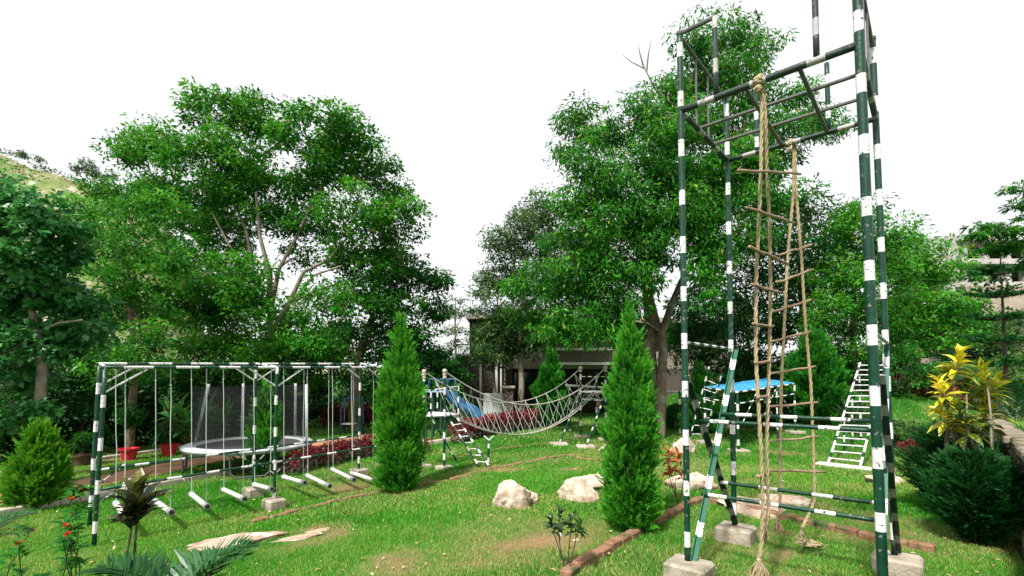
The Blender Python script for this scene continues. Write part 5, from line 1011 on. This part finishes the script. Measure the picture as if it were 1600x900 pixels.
# red-flowered plants bottom left
RED = mat('red_petal', (.65, .02, .02), (.8, .05, .04), 30, .5)
def flowering(label, base, heads, leavesn=60):
    root = thing('flowering_plant', label, 'plant', base); mb = MB(); parts = []
    for h in heads:
        p = limb(mb, base, h, .006, .003, .08, 7, sides=5); n_ = leavesn//len(heads); k = RNG.integers(2, 7, n_); pos = p[k]+RNG.normal(size=(n_, 3))*.015; th = RNG.uniform(0, 6.28, n_)
        parts.append(leaves(pos, np.stack([np.cos(th), np.sin(th), RNG.uniform(-.1, .7, n_)], 1), np.array([0, 0, 1.])+RNG.normal(size=(n_, 3))*.2, .11, .038, .5+RNG.normal(size=n_)*.15, six=True))
    mb.build('stems', BARKD, root); foliage_obj('foliage', parts, LF_B, root)
    for h in heads:
        q = rdir(70); q[:, 2] = abs(q[:, 2])*.7; foliage_obj('flower_head', [leaves(h+q*.011, q, rdir(70), .02, .012, np.full(70, .5))], RED, root)
    return root
b0 = gp(108, 3.9); flowering('red-flowered plant with two stacked red heads in the left foreground', b0, [P(104, 822, 3.9), P(107, 836, 3.85), P(112, 780, 4.1)], 110)
b0 = gp(128, 4.5); flowering('plant with a loose pale red flower head in front of the first walk-frame post', b0, [P(124, 768, 4.5), P(132, 766, 4.5), P(112, 776, 4.5)], 120)
b0 = gp(40, 3.9); flowering('single small red flower low at the left edge', b0, [P(47, 830, 3.9), P(30, 850, 3.8)], 50)
b0 = gp(182, 3.6); flowering('low red flower at the foot of the dark croton', b0, [P(181, 893, 3.5)], 40)
b0 = G(300, 748); flowering('red flowers on the path behind the second hanging rung', b0, [b0+[0, 0, .22], b0+[.15, 0, .18]], 50)
b0 = G(362, 742); flowering('red flowers on the kerb under the trampoline rim', b0, [b0+[0, 0, .2], b0+[.12, 0, .17]], 50)
# low leafy ground plants at the bottom left
parts = []
for k in range(1000):
    u = RNG.uniform(-80, 330)*RNG.uniform(.3, 1); yy = RNG.uniform(2.5, 4.4); p = gp(u, yy); n_ = 12; th = RNG.uniform(0, 6.28, n_); p[2] += RNG.uniform(.0, .12)+.12*float(vn(p[0], p[1], .35, 3))
    parts.append(leaves(p+RNG.normal(size=(n_, 3))*.03, np.stack([np.cos(th), np.sin(th), RNG.uniform(0, .9, n_)], 1), np.array([0, 0, 1.])+RNG.normal(size=(n_, 3))*.3, RNG.uniform(.05, .1), .03, .35+RNG.normal()*.2+RNG.normal(size=n_)*.1))
tag(foliage_obj('ground_cover', parts, LF_B), 'low leafy ground cover in the lower left corner', 'ground cover', kind='stuff')
# ================================================================ POTS
RPOT = mat('red_pot', (.5, .015, .03), (.6, .03, .05), 5, .35); BPOT = mat('dark_brown_pot', (.08, .04, .03), (.12, .06, .04), 6, .6)
for k, (u, v, r, h, m_, lab, tree_) in enumerate([(201, 719, .2, .29, RPOT, 'bright red flowerpot holding a small tree, the left of the two red pots', 1), (264, 712, .2, .3, RPOT, 'bright red flowerpot holding a round bush, beside the trampoline', 2), (127, 727, .2, .24, BPOT, 'dark brown flowerpot with a low plant between the first walk-frame posts', 0)]):
    g = G(u, v); g = g*np.array([1, 1, 1.]); pt = thing('potted_plant', lab, 'potted plant', g)
    mb = MB(); mb.lathe(g, [(0, .0), (r*.68, 0), (r*.9, h*.85), (r*1.05, h*.85), (r*1.08, h), (r*.95, h), (r*.88, h*.88), (0, h*.86)], 20); mb.build('pot', m_, pt, smooth=False)
    mb = MB(); c = g+[0, 0, h]; ht = [.35, .95, .5][k if k < 2 else 0] if False else {0: .3, 1: .8, 2: .35}[tree_]; mb.tube([c-[0, 0, .05], c+[.02, 0, ht]], .016, 6); parts = []
    for j in range({0: 26, 1: 60, 2: 60}[tree_]):
        d = rdir(1)[0]; s_ = c+[0, 0, ht]+d*{0: .18, 1: .3, 2: .32}[tree_]*RNG.uniform(.4, 1); n_ = 34; q = rdir(n_)
        if j % 2: mb.tube([c+[0, 0, ht*.7], s_], .004, 4)
        parts.append(leaves(s_+q*.06, q, np.array([0, 0, 1.])+RNG.normal(size=(n_, 3))*.6, .07, .03, .4+RNG.normal()*.15+.1*d[2]+RNG.normal(size=n_)*.12))
    mb.build('stem', BARK, pt); foliage_obj('foliage', parts, [LF_B, LF_OL, LF_B][k], pt)
# ================================================================ ROCKS
def rock(label, u, v, hw, hd, hh, seed, yaw=0, flat=False, m=ROCK, sink=.4, name='rock'):
    g = G(u, v); nu, nv = 64, 40; r_ = np.random.default_rng(seed); V = []
    dirs = r_.normal(size=(15, 3)); dirs /= np.linalg.norm(dirs, axis=1, keepdims=True); cut = r_.uniform(.5, .92, 15)
    for j in range(nv+1):
        for i in range(nu):
            ph = math.pi*j/nv; th = 2*math.pi*i/nu; d = np.array([math.sin(ph)*math.cos(th), math.sin(ph)*math.sin(th), math.cos(ph)])
            s_ = min([1.]+[cut[k]/max(1e-3, float(d@dirs[k])) for k in range(15) if d@dirs[k] > .05]); s_ = s_*(1+.16*(float(vn(d[0]*2+seed, d[1]*2+d[2]*1.3, .5, seed))-.5)+.1*(float(vn(d[0]*5+seed, d[1]*5+d[2]*3, .5, seed+1))-.5)+.07*(float(vn(d[0]*13+seed, d[1]*13+d[2]*9, .5, seed+2))-.5)); V.append(d*s_)
    V = np.array(V)*[hw*1.2, hd*1.2, hh*1.15]; c, s_ = math.cos(yaw), math.sin(yaw); V = np.stack([V[:, 0]*c-V[:, 1]*s_, V[:, 0]*s_+V[:, 1]*c, V[:, 2]], 1)+g+np.array([0, hd*.5, hh*(1-2*sink)-.02])
    q = np.array([[j*nu+i, (j+1)*nu+i, (j+1)*nu+(i+1) % nu, j*nu+(i+1) % nu] for j in range(nv) for i in range(nu)])
    return tag(mesh_obj(name, V, q, m, smooth=True, origin=g), label, 'rock')
rock('pale pointed boulder alone on the lawn left of the tallest cedar', 797, 794, .30, .24, .27, 3, .2, sink=.3)
rock('small flat tail stone at the right side of the pointed boulder', 822, 786, .16, .12, .12, 5, sink=.35)
rock('two-humped pale boulder partly behind the tallest cedar, front hump', 905, 782, .30, .24, .22, 8, sink=.3)
rock('long pale slab behind the two-humped boulder', 925, 764, .36, .22, .2, 9, sink=.3)
rock('pale rock between the red croton and the rear tower post', 1092, 764, .42, .35, .22, 12, .3, sink=.45)
rock('small pale rock in the grass above the red croton', 1075, 708, .28, .22, .26, 13, sink=.35)
rock('low broad rock inside the tower behind the front rope ladder', 1190, 800, .5, .42, .11, 14, .4, m=ROCKB, sink=.4)
rock('smaller low rock to the right inside the tower behind the ropes', 1235, 786, .3, .3, .08, 15, .4, m=ROCKB, sink=.4)
rock('large flat brown rock slab set in the lawn near the walk frame', 372, 850, .50, .26, .07, 16, .55, m=ROCKB, sink=.3)
rock('narrow flat pale stone right of the large flat slab', 462, 843, .28, .09, .05, 17, .5, m=ROCKB, sink=.3)
rock('small brown tip stone at the right end of the narrow flat stone', 500, 831, .17, .08, .05, 18, .5, m=ROCKB, sink=.4)
rock('low pale rock in the lawn to the right of the tower', 1392, 756, .42, .32, .13, 19, .2, sink=.4)
rock('flat-topped grey stone on the grass left of the tallest cedar', 956, 706, .36, .3, .2, 20, sink=.4)
rock('small round pale pebble on the lawn at the bottom centre', 900, 845, .035, .03, .03, 21, sink=.2)
rock('round pale stone at the low end of the brick edging', 893, 893, .07, .05, .05, 22, sink=.3)
# ================================================================ FIRE-PINK / BANK SHRUBS right
bush('shrub', 'low light-leaved shrub on the bank right of the tower', 'shrub', gp(1408, 11.5), (.45, .35, .3), LF_OL, (.07, .05), 50, .5, rs=(.08, .16))
bush('shrub', 'small dark red-leaved shrub on the bank right of the tower', 'shrub', gp(1425, 10.6), (.28, .22, .17), LF_RED, (.06, .04), 30, .4, rs=(.06, .12))
bush('shrub', 'round green shrub high on the bank behind the yellow croton', 'shrub', gp(1398, 15.5), (1.2, .9, .8), LF_B, (.1, .06), 110, .5, rs=(.15, .3))
bush('shrub', 'round yellow-green shrub at the right edge below the tiered pine', 'shrub', gp(1612, 13.5), (.9, .7, .8), LF_OL, (.1, .06), 90, .8, rs=(.15, .3))
bush('shrub', 'wide green shrub behind the climbing frame with the blue sheet', 'shrub', gp(1170, 17.5), (1.6, .8, .75), LF_B, (.1, .06), 130, .55, rs=(.15, .3))
for (u, Y_, r, hh, lab) in ((1500, 26, 2., 1.6, 'dark shrub on the terrace directly under the unfinished building'), (1600, 25, 1.8, 1.3, 'wide shrub on the terrace at the edge of the view behind the tiered pine'), (1545, 23, 1.2, .9, 'small shrub between the terrace walls behind the tiered pine')):
    bush('shrub', lab, 'shrub', gp(u, Y_), (r, 1., hh), LF_OL if u != 1500 else LF_B, (.15, .09), 110, .5, rs=(.2, .4))
# scrub scattered over the hillside
n_ = 1700; hxr = RNG.uniform(-170, -60, n_); hyr = RNG.uniform(97, 125, n_); parts = []
pf_ = np.interp(hxr, hx, prof[0]); zz_ = pf_*np.sin(np.clip((hyr-95)/28, 0, 1)*math.pi/2)*(1+.03*(fbm(hxr, hyr, 14, 3)-.5)*2)+fbm(hxr, hyr, 8, 9)*2-2
for a_, b_, c_ in zip(hxr, hyr, zz_):
    k_ = 14; q = rdir(k_); q[:, 2] = abs(q[:, 2])*.6; rr_ = RNG.uniform(.3, 1.1); parts.append(leaves(np.array([a_, b_, c_])+q*rr_, q, np.array([0, -.3, 1.])+RNG.normal(size=(k_, 3))*.6, .6*rr_, .35*rr_, RNG.uniform(.1, .9)+RNG.normal(size=k_)*.1))
tag(foliage_obj('hillside_scrub', parts, leafmat('scrub_leaf', [(.02, .07, .012), (.06, .15, .025), (.2, .22, .07)], .7, .1)), 'low scrub dotted over the hillside', 'scrub', kind='stuff')
# ================================================================ GRASS
def blades(n, xr, yr, hh, wd, seed, dens=None):
    r_ = np.random.default_rng(seed); y = yr[0]+(yr[1]-yr[0])*r_.uniform(0, 1, n)**1.0; x = r_.uniform(-1, 1, n)*(1.22*y+1.)
    k = (x > xr[0]) & (x < xr[1]); x, y = x[k], y[k]
    wn = worn(x, y); k = r_.uniform(0, 1, len(x)) > wn*.7
    k &= path_d(x, y) > pw*1.0
    n2 = (x-WA[0])*WN[0]+(y-WA[1])*WN[1]; k &= ~((n2 > -.06) & (n2 < .36) & (y < 8.6))
    for o_ in KEEPOUT: k &= np.hypot(x-o_[0], y-o_[1]) > o_[2]
    x, y = x[k], y[k]; wn = wn[k]; m_ = len(x); z = gz(x, y)
    h = hh*r_.uniform(.5, 1.3, m_)*(1-.45*wn)*(.75+.5*vn(x, y, .5, 77)); th = r_.uniform(0, 6.283, m_); ln = r_.uniform(.15, 1.0, m_)*h; ld = r_.uniform(0, 6.283, m_)
    b0 = np.stack([x, y, z-.004], 1); s_ = np.stack([np.cos(th), np.sin(th), np.zeros(m_)], 1)*(wd/2)
    tip = b0+np.stack([np.cos(ld)*ln, np.sin(ld)*ln, h], 1); mid = b0+(tip-b0)*.5+np.stack([-np.cos(ld)*ln*.15, -np.sin(ld)*ln*.15, h*.12], 1)
    V = np.stack([b0-s_, b0+s_, mid+s_*.8, tip, mid-s_*.8], 1).reshape(-1, 3); Fc = np.arange(m_)[:, None]*5+np.array([0, 1, 2, 4]); Ft = np.arange(m_)[:, None]*5+np.array([4, 2, 3, 3])
    t = .42+.5*(fbm(x, y, 1.6, 51)-.5)*1.3+r_.normal(size=m_)*.12-.0*wn; t = np.where(r_.uniform(0, 1, m_) < wn*.75+.05+.34*sm((fbm(x, y, 1.3, 91)-.46)/.2), r_.uniform(.7, 1., m_), np.clip(t, 0, .78))
    return V, Fc, Ft, np.repeat(t, 5)
KEEPOUT = [(*G(372, 848)[:2], .28), (*G(462, 842)[:2], .16), (*G(1190, 798)[:2], .3)]
GR = leafmat('grass_blade', [(.008, .1, .006), (.02, .19, .008), (.05, .3, .012), (.11, .38, .02), (.34, .36, .1), (.5, .42, .2)], .5, .3, .2)
Vs, Fs, Ts, of = [], [], [], 0
for (n, xr, yr, hh, wd, sd_) in ((440000, (-9, 8), (1.8, 6.5), .038, .0048, 1), (350000, (-14, 12), (6.5, 12), .042, .0085, 2), (150000, (-16, 16), (12, 24), .05, .02, 3)):
    V, Fc, Ft, t = blades(n, xr, yr, hh, wd, sd_)
    Vs.append(V); Fs.append(np.concatenate([Fc, ])+of); Fs.append(Ft[:, :3]+of); Ts.append(t); of += len(V)
V = np.concatenate(Vs); q4_ = np.concatenate([f for f in Fs if f.shape[1] == 4]); q3_ = np.concatenate([f for f in Fs if f.shape[1] == 3])
me = bpy.data.meshes.new('grass'); me.vertices.add(len(V)); me.vertices.foreach_set('co', V.astype(np.float32).ravel())
nl_ = len(q4_)*4+len(q3_)*3; me.loops.add(nl_); me.loops.foreach_set('vertex_index', np.concatenate([q4_.ravel(), q3_.ravel()]).astype(np.int32))
me.polygons.add(len(q4_)+len(q3_)); ls = np.concatenate([np.arange(len(q4_))*4, len(q4_)*4+np.arange(len(q3_))*3]); me.polygons.foreach_set('loop_start', ls.astype(np.int32)); me.polygons.foreach_set('loop_total', np.concatenate([np.full(len(q4_), 4), np.full(len(q3_), 3)]).astype(np.int32)); me.update(calc_edges=True)
me.materials.append(GR); at_ = me.attributes.new('tint', 'FLOAT', 'POINT'); at_.data.foreach_set('value', np.concatenate(Ts).astype(np.float32))
go = bpy.data.objects.new('grass', me); COL.objects.link(go); tag(go, 'short uneven lawn grass, lush and dry in patches', 'grass', kind='stuff')
# fallen leaves
parts = []
n_ = 420; y = RNG.uniform(3, 11, n_); x = RNG.uniform(-1, 1, n_)*y; pos = np.stack([x, y, gz(x, y)+.03], 1)
tag(foliage_obj('leaf_litter', [leaves(pos, rdir(n_)*[1, 1, .15], np.array([0, 0, 1.])+RNG.normal(size=(n_, 3))*.3, RNG.uniform(.03, .07, n_), .025, RNG.uniform(.3, 1, n_))], leafmat('dry_leaf', [(.2, .1, .04), (.42, .28, .12), (.55, .45, .28)], .8, .1)), 'dry fallen leaves scattered over the lawn', 'leaves', kind='stuff')
